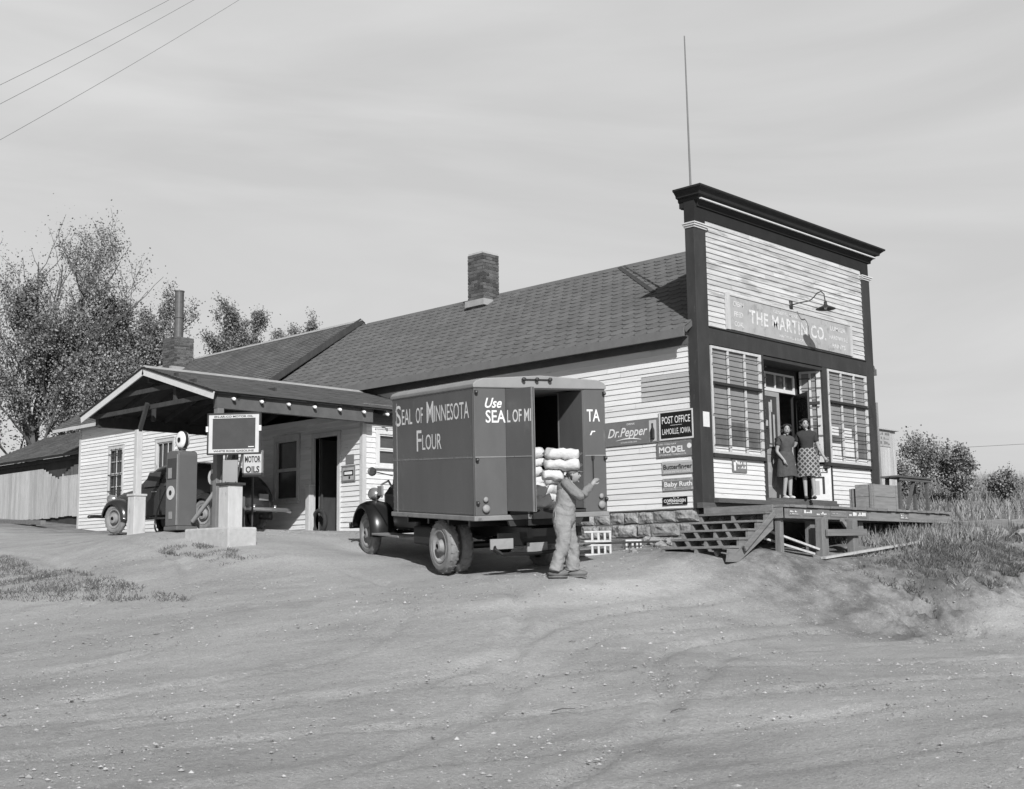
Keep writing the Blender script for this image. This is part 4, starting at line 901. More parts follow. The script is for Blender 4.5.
# platform signs
def PS(label, x, w, mat, txt, h=.115):
    return FS('tin_strip_sign', label, x, -.19, w, h, mat, txt, y=-1.652, t=.006, group='strip signs along the platform edge')
PS('short grey strip sign with two rows of white lettering, nearest the steps', .17, .38, 'sign_grey', marks(.04, .06, .28, .025, 7, 11) + marks(.04, .025, .26, .018, 7, 12))
PS('long busy strip sign with worn white lettering, second from the steps', .63, .86, 'sign_grey', marks(.05, .045, .34, .06, 5, 13) + marks(.42, .02, .16, .07, 3, 14) + marks(.62, .03, .2, .06, 4, 15))
PS('plain grey strip sign with faint lettering inside a border, third from the steps', 1.58, .60, 'sign_grey', marks(.08, .05, .42, .025, 9, 16, 'sign_pale') + [('#rect', .03, .02, .54, .006, 'sign_pale', dict()), ('#rect', .03, .095, .54, .006, 'sign_pale', dict())])
PS('strip sign with bold white two-word lettering, fourth from the steps', 2.24, .70, 'sign_grey', marks(.03, .03, .28, .07, 6, 17, gap=.15) + marks(.36, .03, .3, .07, 6, 18, gap=.15))
PS('small strip sign set apart along the platform edge beyond the crates', 4.28, .38, 'sign_grey', marks(.04, .06, .28, .03, 6, 19) + marks(.03, .02, .3, .02, 7, 20), h=.09)
# crates
def crate(name, label, x0, x1, y0, y1, z0, z1, rows=3, cleat=None):
    t_ = thing(name, label, 'crate', ((x0 + x1) / 2, (y0 + y1) / 2, z0), 'wooden crates on the platform')
    m_ = MB(); hgt = (z1 - z0) / rows
    m_.box(x0 + .01, x1 - .01, y0 + .01, y1 - .01, z0, z1 - .012)
    for r_ in range(rows):
        a = z0 + r_ * hgt + .004; b_ = z0 + (r_ + 1) * hgt - .004
        m_.box(x0, x1, y0 - .008, y0 + .01, a, b_); m_.box(x0 - .008, x0 + .01, y0, y1, a, b_); m_.box(x1 - .01, x1 + .008, y0, y1, a, b_); m_.box(x0, x1, y1 - .01, y1 + .008, a, b_)
    m_.build('boards', 'wood_crate', t_)
    m_ = MB()
    for x in (cleat or (x0 + .03, x1 - .09)): m_.box(x, x + .06, y0 - .026, y0 - .009, z0, z1)
    m_.build('cleats', 'wood_crate', t_)
    m_ = MB(); m_.box(x0 - .026, x0 - .009, y0, y0 + .05, z0, z1); m_.build('cleat', 'wood_crate', t_)
    return t_
crate('wooden_crate', 'big weathered plank crate standing on the platform right of the store', 3.50, 4.50, -1.50, -1.14, .005, .49, 2, cleat=(3.50, 4.43))
crate('wooden_crate', 'smaller dark crate half hidden at the left end of the big crate', 3.56, 4.1, -1.09, -.98, .005, .42, 2)
# work bench / table
tb = thing('work_table', 'rough wooden table with splayed legs at the end of the platform', 'table', (5.3, -1.3, 0))
m_ = MB()
for k, y in enumerate((-1.56, -1.34)): m_.box(4.55 + rg.uniform(-.04, .04), 6.08 + rg.uniform(-.05, .05), y, y + .21, .66, .70)
m_.box(4.62, 6.0, -1.53, -1.50, .60, .66); m_.build('table_top', 'wood_dk', tb, bevel=.004)
for (a, b_) in (((4.70, -1.47, .66), (4.66, -1.47, .01)), ((5.86, -1.48, .66), (5.90, -1.48, .01)), ((4.72, -1.2, .66), (4.66, -1.2, .01)), ((5.86, -1.2, .66), (5.9, -1.2, .01))):
    m_ = MB(); m_.beam(a, b_, .06, .07); m_.build('leg', 'wood_dk', tb)
m_ = MB(); m_.beam((5.35, -1.46, .62), (5.0, -1.46, .02), .05, .06); m_.build('brace', 'wood_dk', tb)
# squared timber lying beyond the platform end
m_ = MB(); m_.beam((6.68, -1.75, -.33), (8.3, -2.05, -.26), .30, .26); m_.beam((8.32, -2.05, -.27), (10.6, -2.5, -.12), .26, .22)
solo(m_, 'squared_timber', 'wood', 'long squared timber lying on the bank beyond the platform end', 'timber', (7.5, -1.9, -.45), bevel=.02)
# pale plank shed to the right
sh = thing('plank_shed', 'narrow pale plank shed with a small notice, standing right of the store', 'shed', (8.9, 1.2, .1))
m_ = MB()
x = 8.55
while x < 9.45: m_.box(x + .004, min(x + .15, 9.45) - .004, .95, 1.0, -.2, 2.14 + rg.uniform(-.01, .02)); x += .15
y = 1.0
while y < 1.9: m_.box(8.5, 8.545, y + .004, min(y + .15, 1.9) - .004, -.2, 2.16 + rg.uniform(-.01, .02)); m_.box(9.455, 9.5, y + .004, min(y + .15, 1.9) - .004, -.2, 2.14); y += .15
m_.box(8.55, 9.45, 1.85, 1.9, -.2, 2.14); m_.build('plank_wall', 'wood_pale', sh)
m_ = MB(); m_.prism([(-.06, 0), (.99, 0), (.99, .03), (-.06, .03)], (8.46, .93, 2.12), Y_, Z_, X_, 1.06); m_.build('roof', 'wood_pale', sh)
sign('shed_notice', 'small grey lettered notice nailed high on the pale plank shed', (8.62, .945, 1.72), X_, Z_, .55, .40, 'sign_pale', marks(.03, .27, .48, .07, 6, 7, 'sign_grey') + marks(.06, .17, .42, .06, 6, 8, 'sign_grey') + marks(.03, .05, .48, .08, 5, 9, 'sign_grey'), t=.01)
m_ = MB(); m_.tube([(8.50, .90, -.1), (8.48, .90, 2.75)], .035, 7); solo(m_, 'thin_pole', 'woodv', 'thin weathered pole standing beside the pale plank shed', 'pole', (8.5, .9, -.1))
m_ = MB(); m_.tube([(20.9, 1.75, .8), (20.9, 1.75, 2.95)], .035, 7); solo(m_, 'fence_post', 'sign_grey', 'thin pale post among the weeds at the right edge of the hill', 'post', (20.9, 1.75, .8))
m_ = MB(); m_.tube([(20.9, 1.75, 2.6), (18.6, 5.8, 2.5)], .008, 5); solo(m_, 'fence_wire', 'sign_grey', 'single thin wire running left from the thin post above the weeds', 'wire', (20.9, 1.75, 2.6))

# ================================================================== yard clutter by the foundation
def cinder(name, label, x, y, z, rz, n=3, L_=.60):
    t_ = thing(name, label, 'concrete block', (x, y, z), 'concrete blocks by the foundation'); c, s_ = math.cos(rz), math.sin(rz)
    U = Vector((c, s_, 0)); W = Vector((-s_, c, 0)); m_ = MB(); H = .2; wd = .2
    F = lambda a0, a1, b0, b1, c0, c1: m_.frame((x, y, z), U, W, Z_, a0, a1, b0, b1, c0, c1)
    F(0, L_, 0, wd, 0, .035); F(0, L_, 0, wd, H - .035, H)
    k0 = L_ * .44; F(0, .035, 0, wd, .035, H - .035); F(k0 - .02, k0 + .02, 0, wd, .035, H - .035)
    st_ = (L_ - k0) / n
    for k in range(1, n): F(k0 + st_ * k - .02, k0 + st_ * k + .02, 0, wd, .035, H - .035)
    F(L_ - .035, L_, 0, wd, .035, H - .035)
    m_.build('block', 'block', t_, bevel=.006)
    return t_
ang = math.radians(-52)
cinder('concrete_block', 'upper hollow concrete block of the pair behind the delivery man', -2.05, 1.30, gz(-1.9, 1.0) + .235, ang)
cinder('concrete_block', 'lower hollow concrete block of the pair behind the delivery man', -2.05, 1.30, gz(-1.9, 1.0) + .0, ang)
cinder('concrete_block', 'broken pale concrete block lying alone left of the steps', -1.25, .85, gz(-1.2, .8) - .03, ang + .3, 2, .30)
for k, (x, y, s_) in enumerate(((-.55, .72, .13), (-.75, .45, .10), (-.32, .55, .11), (-.9, .9, .07), (-.5, .3, .09), (-.28, 1.1, .08), (-1.5, .5, .06), (7.2, -2.4, .16), (7.9, -2.6, .13), (6.6, -2.15, .15), (8.6, -2.9, .1))):
    m_ = MB(); rg2 = random.Random(k); m_.sphere((x, y, gz(x, y) + s_ * .35), (s_ * 1.5, s_, s_ * .75), 8, 6)
    m_.v = [(a + rg2.uniform(-.02, .02), b_ + rg2.uniform(-.02, .02), c + rg2.uniform(-.015, .015)) for a, b_, c in m_.v]
    solo(m_, 'rock', 'stone', 'pale broken stone lying on the %s' % ('ground left of the wooden steps' if k < 7 else 'bank past the platform end'), 'rock', (x, y, gz(x, y)), 'loose stones ' + ('by the steps' if k < 7 else 'on the bank'))
m_ = MB(); m_.tube([(-2.0, 1.2, gz(-2, 1.2) + .2), (-1.5, .85, gz(-1.5, .85) + .16), (-.7, .35, gz(-.7, .3) + .10)], .018, 6)
solo(m_, 'iron_rod', 'iron', 'dark iron rod lying from the concrete blocks toward the steps', 'rod', (-2, 1.2, gz(-2, 1.2)))
# plank lying on the ground by platform
m_ = MB(); m_.beam((4.2, -2.2, gz(4.2, -2.2) + .04), (.75, -1.95, gz(.75, -1.95) + .04), .10, .04); solo(m_, 'ground_plank', 'wood_pale', 'long pale board lying flat on the dirt in front of the hitching rail', 'board', (2.4, -2.1, gz(2.4, -2.1)))
# ================================================================== pump island
isl = MB(); isl.box(-6.36, -5.75, 5.74, 7.2, -.9, -.245); solo(isl, 'pump_island', 'concrete', 'low rough concrete island under the gas pumps', 'island', (-6, 7, -.6), bevel=.03)
def gas_pump(x, y, z, label, yaw=0.0):
    """computing pump, its dial face toward the road"""
    t_ = thing('gas_pump', label, 'gas pump', (x, y, z), 'gas pumps on the island', rot=(0, 0, yaw), org=(0, 0, 0))
    m_ = MB(); w_, d, h_ = .44, .42, 1.53
    m_.box(-d / 2 - .02, d / 2 + .02, -w_ / 2 - .02, w_ / 2 + .02, 0, .08)
    pts = []; r_ = .09
    for (cx, a0) in ((w_ / 2 - r_, 0), (-w_ / 2 + r_, 90)):
        for k in range(5): a = math.radians(a0 + k * 22.5); pts.append((cx + r_ * math.cos(a), h_ - r_ + r_ * math.sin(a)))
    pts += [(-w_ / 2, .08), (w_ / 2, .08)]
    m_.prism(pts, (-d / 2, 0, 0), Y_, Z_, X_, d); b_ = m_.build('cabinet', 'pump', t_, bevel=.02)
    m_ = MB(); m_.box(-d / 2 - .008, -d / 2, -.15, .17, .98, 1.38); m_.build('dial_glass', 'glass', b_)
    m_ = MB(); m_.box(-d / 2 - .012, -d / 2, -.20, -.185, .1, 1.45); m_.box(-d / 2 - .011, -d / 2 - .008, .0, .13, 1.0, 1.2); m_.box(-d / 2 - .010, -d / 2, -.03, .08, .22, .36); m_.build('trim_plate', 'rim', b_)
    m_ = MB(); m_.lathe((-d / 2, .03, .72), (-1, 0, 0), [(0, .135), (.012, .135)], 24); e_ = m_.build('round_emblem', 'sign_lite', b_)
    m_ = MB(); m_.lathe((-d / 2 - .012, .03, .72), (-1, 0, 0), [(0, .05), (.004, .05)], 16); m_.build('emblem_center', 'sign_dark', e_)
    m_ = MB(); m_.box(-.05, .05, -.05, .05, h_, h_ + .05); m_.lathe((0, 0, h_ + .05), (0, 0, 1), [(0, .09), (.03, .09)], 20); m_.build('globe_base', 'pump', t_)
    m_ = MB(); m_.lathe((-.075, 0, h_ + .22), (1, 0, 0), [(0, .10), (.01, .155), (.03, .17), (.12, .17), (.14, .155), (.15, .10)], 28); m_.build('globe', 'lamp_glass', t_, smooth=True)
    m_ = MB(); m_.lathe((-.085, 0, h_ + .22), (1, 0, 0), [(0, .05), (.012, .05)], 20); m_.build('globe_emblem', 'sign_dark', t_)
    m_ = MB(); m_.lathe((-.08, 0, h_ + .22), (1, 0, 0), [(.045, .165), (.045, .182), (.105, .182), (.105, .165)], 28); m_.build('globe_band', 'iron', t_)
    m_ = MB(); pts = [(0, w_ / 2 + .0, 1.0), (-.05, w_ / 2 + .10, .95), (-.10, w_ / 2 + .26, .72), (-.12, w_ / 2 + .45, .40), (-.15, w_ / 2 + .48, .14), (-.18, w_ / 2 + .36, .0), (-.2, w_ / 2 + .12, -.02)]
    m_.tube(catmull(pts, 5), .017, 8); m_.build('hose', 'black', t_, smooth=True)
    return t_
def catmull(P, n):
    P = [Vector(p) for p in P]; out = []
    for i in range(len(P) - 1):
        a = P[max(i - 1, 0)]; b = P[i]; c = P[i + 1]; d = P[min(i + 2, len(P) - 1)]
        for k in range(n):
            t = k / n; out.append(.5 * ((2 * b) + (c - a) * t + (2 * a - 5 * b + 4 * c - d) * t * t + (3 * b - a - 3 * c + d) * t ** 3))
    out.append(P[-1]); return out
gas_pump(-5.95, 8.02, -.245, 'tall enamelled gas pump with a round glass globe, nearest the white pedestal post')
gp2 = thing('gas_pump', 'older gas pump with a thick pale hose, half hidden behind the framed slate board', 'gas pump', (-5.50, 7.28, -.26), 'gas pumps on the island', org=(0, 0, 0))
m_ = MB(); m_.box(-.16, .16, -.22, .18, 0, 1.30); m_.box(-.19, .19, -.25, .21, 0, .10); c_ = m_.build('cabinet', 'pump', gp2, bevel=.02)
m_ = MB(); m_.lathe((-.16, .10, 1.02), (-1, .0, 0), [(0, .15), (.015, .15)], 24); e_ = m_.build('round_emblem', 'sign_lite', c_)
m_ = MB(); m_.lathe((-.175, .10, 1.02), (-1, .0, 0), [(0, .07), (.004, .07)], 20); m_.build('emblem_center', 'pump', e_)
m_ = MB(); m_.tube(catmull([(-.10, -.42, 1.5), (-.14, -.40, 1.28), (-.2, -.30, 1.0), (-.26, -.10, .70), (-.32, .18, .42), (-.35, .36, .26), (-.36, .46, .18)], 5), .042, 10); m_.build('hose', 'rim', gp2, smooth=True)
m_ = MB(); m_.box(-.04, .04, -.46, -.36, 1.30, 1.62); m_.tube([(0, -.2, 1.25), (0, -.42, 1.5)], .025, 8); m_.build('hose_arm', 'pump', gp2)
m_ = MB(); m_.box(-.1, .1, -.62, -.24, .0, .62); m_.build('side_cabinet', 'pump', gp2, bevel=.01)
# framed slate board on its own pedestal
sb = thing('slate_sign', 'framed dark slate board lettered EN-AR-CO MOTOR OIL and WHITE ROSE GASOLINE on a white pedestal', 'sign', (-6.05, 6.15, -.245))
m_ = MB(); m_.box(-6.2, -5.9, 6.0, 6.32, -.245, .52); m_.build('pedestal', 'white2', sb, bevel=.008)
m_ = MB(); m_.box(-6.24, -5.86, 5.96, 6.36, .52, .565); m_.build('pedestal_cap', 'dark_wood', sb, bevel=.005)
U_ = Vector((.60, -.80, 0)).normalized(); Nn_ = U_.cross(Z_); Oc = Vector((-5.97, 6.20, 1.10))
m_ = MB()
for dx in (-.16, .16): m_.tube([Vector((-6.05, 6.16, .56)) + U_ * dx * .6, Oc + U_ * dx - Nn_ * .03 + Z_ * .05], .022, 8)
m_.build('bracket', 'iron', sb)
m_ = MB(); m_.frame(Vector((-6.06, 6.17, .565)) - U_ * .14, U_, Z_, Nn_, 0, .28, .0, .42, -.012, .012); m_.build('support_board', 'truck_roof', sb)
Oc = Oc - U_ * .51
F = lambda m_, a0, a1, b0, b1, c0, c1: m_.frame(Oc, U_, Z_, Nn_, a0, a1, b0, b1, c0, c1)
m_ = MB(); F(m_, .02, .99, .02, .74, -.03, .0); m_.build('slate', 'slate', sb)
m_ = MB(); W2, H2, f_ = 1.01, .76, .095
for (a, b_, c, d) in ((.025, W2 - .025, .025, f_), (.025, W2 - .025, H2 - f_, H2 - .025), (.025, f_, f_, H2 - f_), (W2 - f_, W2 - .025, f_, H2 - f_)): F(m_, a, b_, c, d, 0, .012)
fr_ = m_.build('frame', 'sign_lite', sb)
m_ = MB()
for (a, b_, c, d) in ((0, W2, -.005, .025), (0, W2, H2 - .025, H2 + .005), (-.005, .025, 0, H2), (W2 - .025, W2 + .005, 0, H2)): F(m_, a, b_, c, d, -.035, .02)
m_.build('frame_edge', 'iron', fr_)
m_ = MB(); text_mb(m_, 'EN-AR-CO MOTOR OIL', Oc + U_ * .13 + Z_ * (H2 - .082) + Nn_ * .012, U_, Z_, .74, .038, bold=.02); text_mb(m_, 'WHITE ROSE GASOLINE', Oc + U_ * .12 + Z_ * .042 + Nn_ * .012, U_, Z_, .77, .036, bold=.02); m_.build('lettering', 'sign_dark', sb)
m_ = MB(); F(m_, .78, .89, .125, .14, .001, .006); F(m_, -.02, .02, .42, .52, .0, .04); F(m_, W2 - .02, W2 + .02, .42, .52, 0, .04); m_.build('clip', 'letter', sb)
# motor oil sign behind, on the wall
sign('motor_oil_sign', 'white enamel sign reading MOTOR OIL leaning behind the slate board under the canopy', (-4.9, 7.52, .80), Vector((.60, -.80, 0)), Z_, .42, .52, 'sign_lite', [('MOTOR', .05, .28, .32, .13, 'sign_dark', dict(b=.03)), ('OILS', .07, .08, .28, .13, 'sign_dark', dict(b=.03))], frame=('sign_grey', .03), t=.02)
bpy.data.objects['motor_oil_sign'].location.z += 0
m_ = MB(); m_.tube([Vector((-4.9, 7.52, -.3)) + U_ * .2 - Nn_ * .03, Vector((-4.9, 7.52, 1.1)) + U_ * .2 - Nn_ * .03], .02, 8); o = m_.build('stand', 'iron', bpy.data.objects['motor_oil_sign'])
# station wall signs and barrel
sign('tin_sign', 'small framed grey tin sign low on the sunlit strip beside the office door', (OX - .03, 8.03, .84), -Y_, Z_, .46, .34, 'sign_pale', [('#rect', .06, .12, .34, .12, 'sign_dark', dict()), ('#rect', .10, .15, .26, .06, 'letter', dict(e=.003)), ('#rect', .24, .05, .05, .06, 'sign_dark', dict())], frame=('sign_grey', .03))
sign('tin_sign', 'blank grey plate nailed above the framed sign beside the office door', (OX - .03, 7.90, 1.22), -Y_, Z_, .28, .20, 'sign_grey', [], t=.01)
m_ = MB(); m_.lathe((OX + .38, 8.36, gz(-1.9, 8.4) - .05), (0, 0, 1), [(0, .16), (.03, .165), (.2, .16), (.22, .175), (.24, .16), (.45, .16), (.47, .175), (.49, .16), (.66, .155), (.68, .165), (.70, .10)], 18); solo(m_, 'oil_drum', 'sign_grey', 'small ribbed drum standing in the open office doorway', 'drum', (OX + .38, 8.36, gz(-1.9, 8.4) - .05), smooth=False)
m_ = MB(); q0 = gz(-2.1, 8.75)
pts = [Vector((OX - .05 + .02 * math.cos(a), 8.80 + .24 * math.cos(a), q0 + .22 + .24 * math.sin(a))) for a in np.linspace(0, 2 * math.pi, 25)]
m_.tube(pts, .05, 10, caps=False); solo(m_, 'spare_tyre', 'rubber', 'worn tyre leaning against the office door frame', 'tyre', (OX, 8.8, q0), smooth=True)
# ================================================================== delivery truck
tw, tu, th_ = Vector((.94879, -.31314, .04169)), Vector((.31018, .948466, .0648)), Vector((-.05984, -.04856, .99703))
tO = Vector((-5.2418, .5996, -.3037)); BASE = Vector((1.2, 1.9, -.92))
Rm = Matrix((tw, tu, th_)).transposed()
tk = bpy.data.objects.new('delivery_truck', None); COL.objects.link(tk); tk.empty_display_size = .3
tk.location = tO + Rm @ BASE; tk.rotation_euler = Rm.to_euler(); ORG[tk.name] = BASE
tag(tk, 'grey box delivery truck lettered Seal of Minnesota Flour, rear door open', 'truck')
TW, TL, TH = 2.407, 3.343, 2.11
m_ = MB()                                            # box panels with rounded front corners
m_.box(0, .05, .0, TL, .08, 2.1); m_.box(TW - .05, TW, .0, TL, .08, 2.1); m_.box(.05, TW - .05, TL - .05, TL, .08, 2.1)
bd = m_.build('box_body', 'truck', tk, bevel=.02)
m_ = MB(); m_.box(-.004, .002, .03, TL - .03, .985, 1.005); m_.box(-.006, .002, TL - .22, TL - .2, .08, 2.0); m_.build('belt_moulding', 'truck_trim', bd)
m_ = MB()
for y in (.035, TL - .21, TL - .03):
    for z in np.arange(.14, 2.05, .11): m_.sphere((-.003, y, z), .008, 6, 4)
for z in (.12, .975, 1.015, 2.06):
    for y in np.arange(.1, TL - .05, .14): m_.sphere((-.003, y, z), .007, 6, 4)
m_.build('rivets', 'truck', bd)
m_ = MB()
for y in (.02,): m_.box(-.008, .004, y, y + .03, .08, 2.0)
m_.build('corner_strip', 'truck', bd)
# roof with drooping edge
m_ = MB(); prof_ = [(-.015, 2.08), (-.02, 2.14), (.03, 2.19), (.15, 2.23), (TW / 2, 2.29), (TW - .15, 2.23), (TW - .03, 2.19), (TW + .02, 2.14), (TW + .015, 2.08)]
m_.prism(prof_ , (0, -.035, 0), X_, Z_, Y_, TL + .07); m_.build('box_roof', 'truck_roof', tk, bevel=.015)
m_ = MB(); m_.box(-.03, TW + .03, -.03, TL + .03, .0, .08); m_.build('floor_sill', 'truck_trim', tk, bevel=.012)
# rear frame
m_ = MB(); m_.box(.0, .56, -.012, .04, .08, 2.10); m_.box(2.0, TW, -.012, .04, .08, 2.10); m_.box(.56, 2.0, -.012, .04, 2.06, 2.10); rf = m_.build('rear_panel', 'truck', tk, bevel=.01)
m_ = MB(); m_.box(.01, .56, -.02, -.012, .985, 1.003); m_.box(2.01, TW, -.02, -.012, .985, 1.003); m_.build('belt_moulding', 'truck_trim', rf)
# left leaf open, right leaf folded in
def leaf(hx, ang_, w_, name, mat='truck'):
    A = Vector((math.cos(ang_), math.sin(ang_), 0)); N2 = A.cross(Z_)
    m_ = MB(); m_.frame((hx, -.014, .0), A, Z_, N2, 0, w_, .14, 2.06, -.02, .02); d_ = m_.build(name, mat, tk, bevel=.006)
    m_ = MB(); m_.frame((hx, -.014, .0), A, Z_, N2, w_ - .03, w_, .14, 2.06, -.024, .026); m_.frame((hx, -.014, 0), A, Z_, N2, .0, w_ - .03, .985, 1.003, .02, .027); m_.build('door_edge', 'truck_trim', d_)
    return d_, A, N2
d1, A1, N1 = leaf(.57, math.radians(-80), .68, 'rear_door')
d2, A2, N2_ = leaf(1.985, math.radians(96), .68, 'rear_door')
m_ = MB(); text_mb(m_, 'L OF MI', Vector((.57, -.014, 1.53)) + A1 * .05 + N1 * .0205, A1, Z_, .60, .20, bold=.012); m_.build('lettering', 'letter', d1)
L_ = -Y_
m_ = MB()
text_mb(m_, 'Use', (.19, -.0125, 1.77), X_, Z_, .30, .15, bold=.02, shear=.35)
text_mb(m_, 'SEA', (.20, -.0125, 1.53), X_, Z_, .35, .20, bold=.012)
text_mb(m_, 'TA', (2.05, -.0125, 1.55), X_, Z_, .25, .20, bold=.012)
text_mb(m_, 'r', (2.10, -.0125, 1.33), X_, Z_, .11, .10, bold=.02, shear=.35)
m_.build('lettering', 'letter', rf)
m_ = MB(); sd = Vector((-.0, 0, 0))
def side(body, y0, z, w_, h_): text_mb(m_, body, (-.001, y0, z), -Y_, Z_, w_, h_, bold=.004, ex=.003)
side('S', 3.17, 1.59, .25, .37); side('EAL', 2.88, 1.61, .46, .27); side('OF', 2.26, 1.61, .30, .27); side('M', 1.80, 1.60, .28, .36); side('INNESOTA', 1.49, 1.61, 1.33, .27)
side('F', 2.24, 1.13, .21, .36); side('LOUR', 2.0, 1.15, .78, .26)
m_.build('lettering', 'letter', bd)
# interior seen through the doorway
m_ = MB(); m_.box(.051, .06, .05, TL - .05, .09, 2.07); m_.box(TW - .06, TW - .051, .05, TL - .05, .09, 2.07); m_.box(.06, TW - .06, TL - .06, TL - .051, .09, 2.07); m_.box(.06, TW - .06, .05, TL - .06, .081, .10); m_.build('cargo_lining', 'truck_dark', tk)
m_ = MB(); m_.box(.60, 1.98, -.03, .0, .09, .13); m_.build('door_threshold', 'iron', tk)
# hardware: hinges, lamps, latches
m_ = MB()
for x in (.03, TW - .03):
    for z in (.25, .92, 1.98): m_.box(x - .02, x + .02, -.045, -.012, z, z + .06); m_.sphere((x, -.05, z + .03), .03, 8, 6)
m_.tube([(2.14, -.04, .55), (2.14, -.04, .95)], .009, 6); m_.box(2.12, 2.16, -.05, -.02, .93, .99); m_.build('hinges', 'iron', rf)
for x in (.17, TW - .12):
    m_ = MB(); m_.lathe((x, -.012, .19), (0, -1, 0), [(0, .05), (.03, .065), (.05, .06), (.06, .02)], 14); m_.lathe((x, -.012, .33), (0, -1, 0), [(0, .03), (.03, .045), (.04, .02)], 12); m_.build('tail_light', 'rim', tk, smooth=True)
for x in (.86, 1.10, 1.34):
    m_ = MB(); m_.lathe((x, -.05, 2.22), (0, -1, 0), [(0, .02), (.03, .035), (.055, .03), (.06, .01)], 12); m_.build('marker_light', 'iron', tk, smooth=True)
m_ = MB(); m_.box(.84, 1.36, -.055, -.035, 2.21, 2.23); m_.build('light_bar', 'iron', tk)
m_ = MB(); m_.prism([(.0, .0), (.30, .0), (.30, .09), (.2, .11), (.15, .16), (.1, .11), (.0, .09)], (1.0, -.035, .0), X_, Z_, Y_, -.012); m_.build('step_plate', 'truck_trim', tk)
m_ = MB(); m_.prism([(.40, .0), (.56, .0), (.60, -.1), (1.9, -.1), (1.95, .0), (2.0, 0), (2.0, .03), (.42, .03)], (0, -.01, 0), X_, Z_, Y_, .06); m_.build('rear_sill', 'truck_dark', tk)
# chassis
m_ = MB()
for x in (.72, 1.62): m_.box(x, x + .08, -.35, 5.6, -.28, -.12)
for y in (-.3, .9, 2.2, 3.4): m_.box(.8, 1.62, y, y + .08, -.26, -.14)
for y in (.4, 1.2, 2.0, 2.9): m_.box(.1, TW - .1, y, y + .07, -.10, .0)
m_.build('chassis', 'black', tk)
m_ = MB(); m_.tube([(.45, 1.45, -.46), (1.95, 1.45, -.46)], .06, 10); m_.sphere((1.2, 1.45, -.46), .2, 12, 8); m_.tube([(1.2, 1.45, -.44), (1.2, 4.0, -.25)], .045, 8); m_.build('rear_axle', 'black', tk)
m_ = MB(); m_.tube([(.3, 5.26, -.38), (2.1, 5.26, -.38)], .04, 8); m_.build('front_axle', 'black', tk)
m_ = MB(); m_.beam((.78, .7, -.22), (.78, 1.45, -.34), .06, .07); m_.beam((.78, 1.45, -.34), (.78, 2.2, -.22), .06, .07); m_.beam((1.66, .7, -.22), (1.66, 1.45, -.34), .06, .07); m_.beam((1.66, 1.45, -.34), (1.66, 2.2, -.22), .06, .07); m_.build('leaf_spring', 'black', tk)
m_ = MB(); m_.box(.12, .5, 1.95, 2.75, -.48, -.16); m_.build('fuel_tank', 'truck_dark', tk, bevel=.04)
def wheel(x, y, z, r, w_, outer, parent, name='wheel', dust=True, hub=.09):
    """tyre + dished disc; outer = -1 faces left"""
    m_ = MB(); o_ = outer
    m_.lathe((x - w_ / 2, y, z), (1, 0, 0), [(0.02, r * .62), (.0, r * .72), (.0, r * .86), (.035, r * .965), (.06, r), (w_ - .06, r), (w_ - .035, r * .965), (w_, r * .86), (w_, r * .72), (w_ - .02, r * .62)], 40, caps=False)
    if True:
        for k in range(40):
            a = 2 * math.pi * k / 40
            if k % 2 == 0: continue
            c, s_ = math.cos(a), math.sin(a); p0 = Vector((x - w_ / 2 + .03, y + c * (r - .002), z + s_ * (r - .002))); p1 = Vector((x - .01, y + math.cos(a + .04) * (r + .001), z + math.sin(a + .04) * (r + .001)))
            m_.beam(p0, p1, .03, .012, up=(0, c, s_))
            p0 = Vector((x + w_ / 2 - .03, y + c * (r - .002), z + s_ * (r - .002))); p1 = Vector((x + .01, y + math.cos(a - .04) * (r + .001), z + math.sin(a - .04) * (r + .001))); m_.beam(p0, p1, .03, .012, up=(0, c, s_))
    w = bpy.data.objects.new(name, None); COL.objects.link(w); w.parent = parent
    t_ = m_.build('tyre', 'dusty_rubber' if dust else 'rubber', w, smooth=False)
    m_ = MB(); xo = x + o_ * (w_ / 2 - .03)
    m_.lathe((xo, y, z), (o_, 0, 0), [(.0, r * .63), (.025, r * .62), (.02, r * .56), (-.03, r * .52), (-.05, r * .30), (.0, hub * 1.2), (.05, hub), (.06, hub * .5)], 32, caps=False); m_.lathe((xo, y, z), (o_, 0, 0), [(-.05, r * .62), (-.052, .01)], 32, caps=False)
    m_.build('rim', 'rim', w, smooth=False)
    return w
wheel(.145, 1.5, -.46, .445, .2, -1, tk); wheel(.40, 1.5, -.46, .445, .2, -1, tk); wheel(2.262, 1.5, -.46, .445, .2, 1, tk); wheel(2.0, 1.5, -.46, .445, .2, 1, tk)
wheel(.30, 5.26, -.385, .43, .17, -1, tk); wheel(2.1, 5.26, -.385, .43, .17, 1, tk)
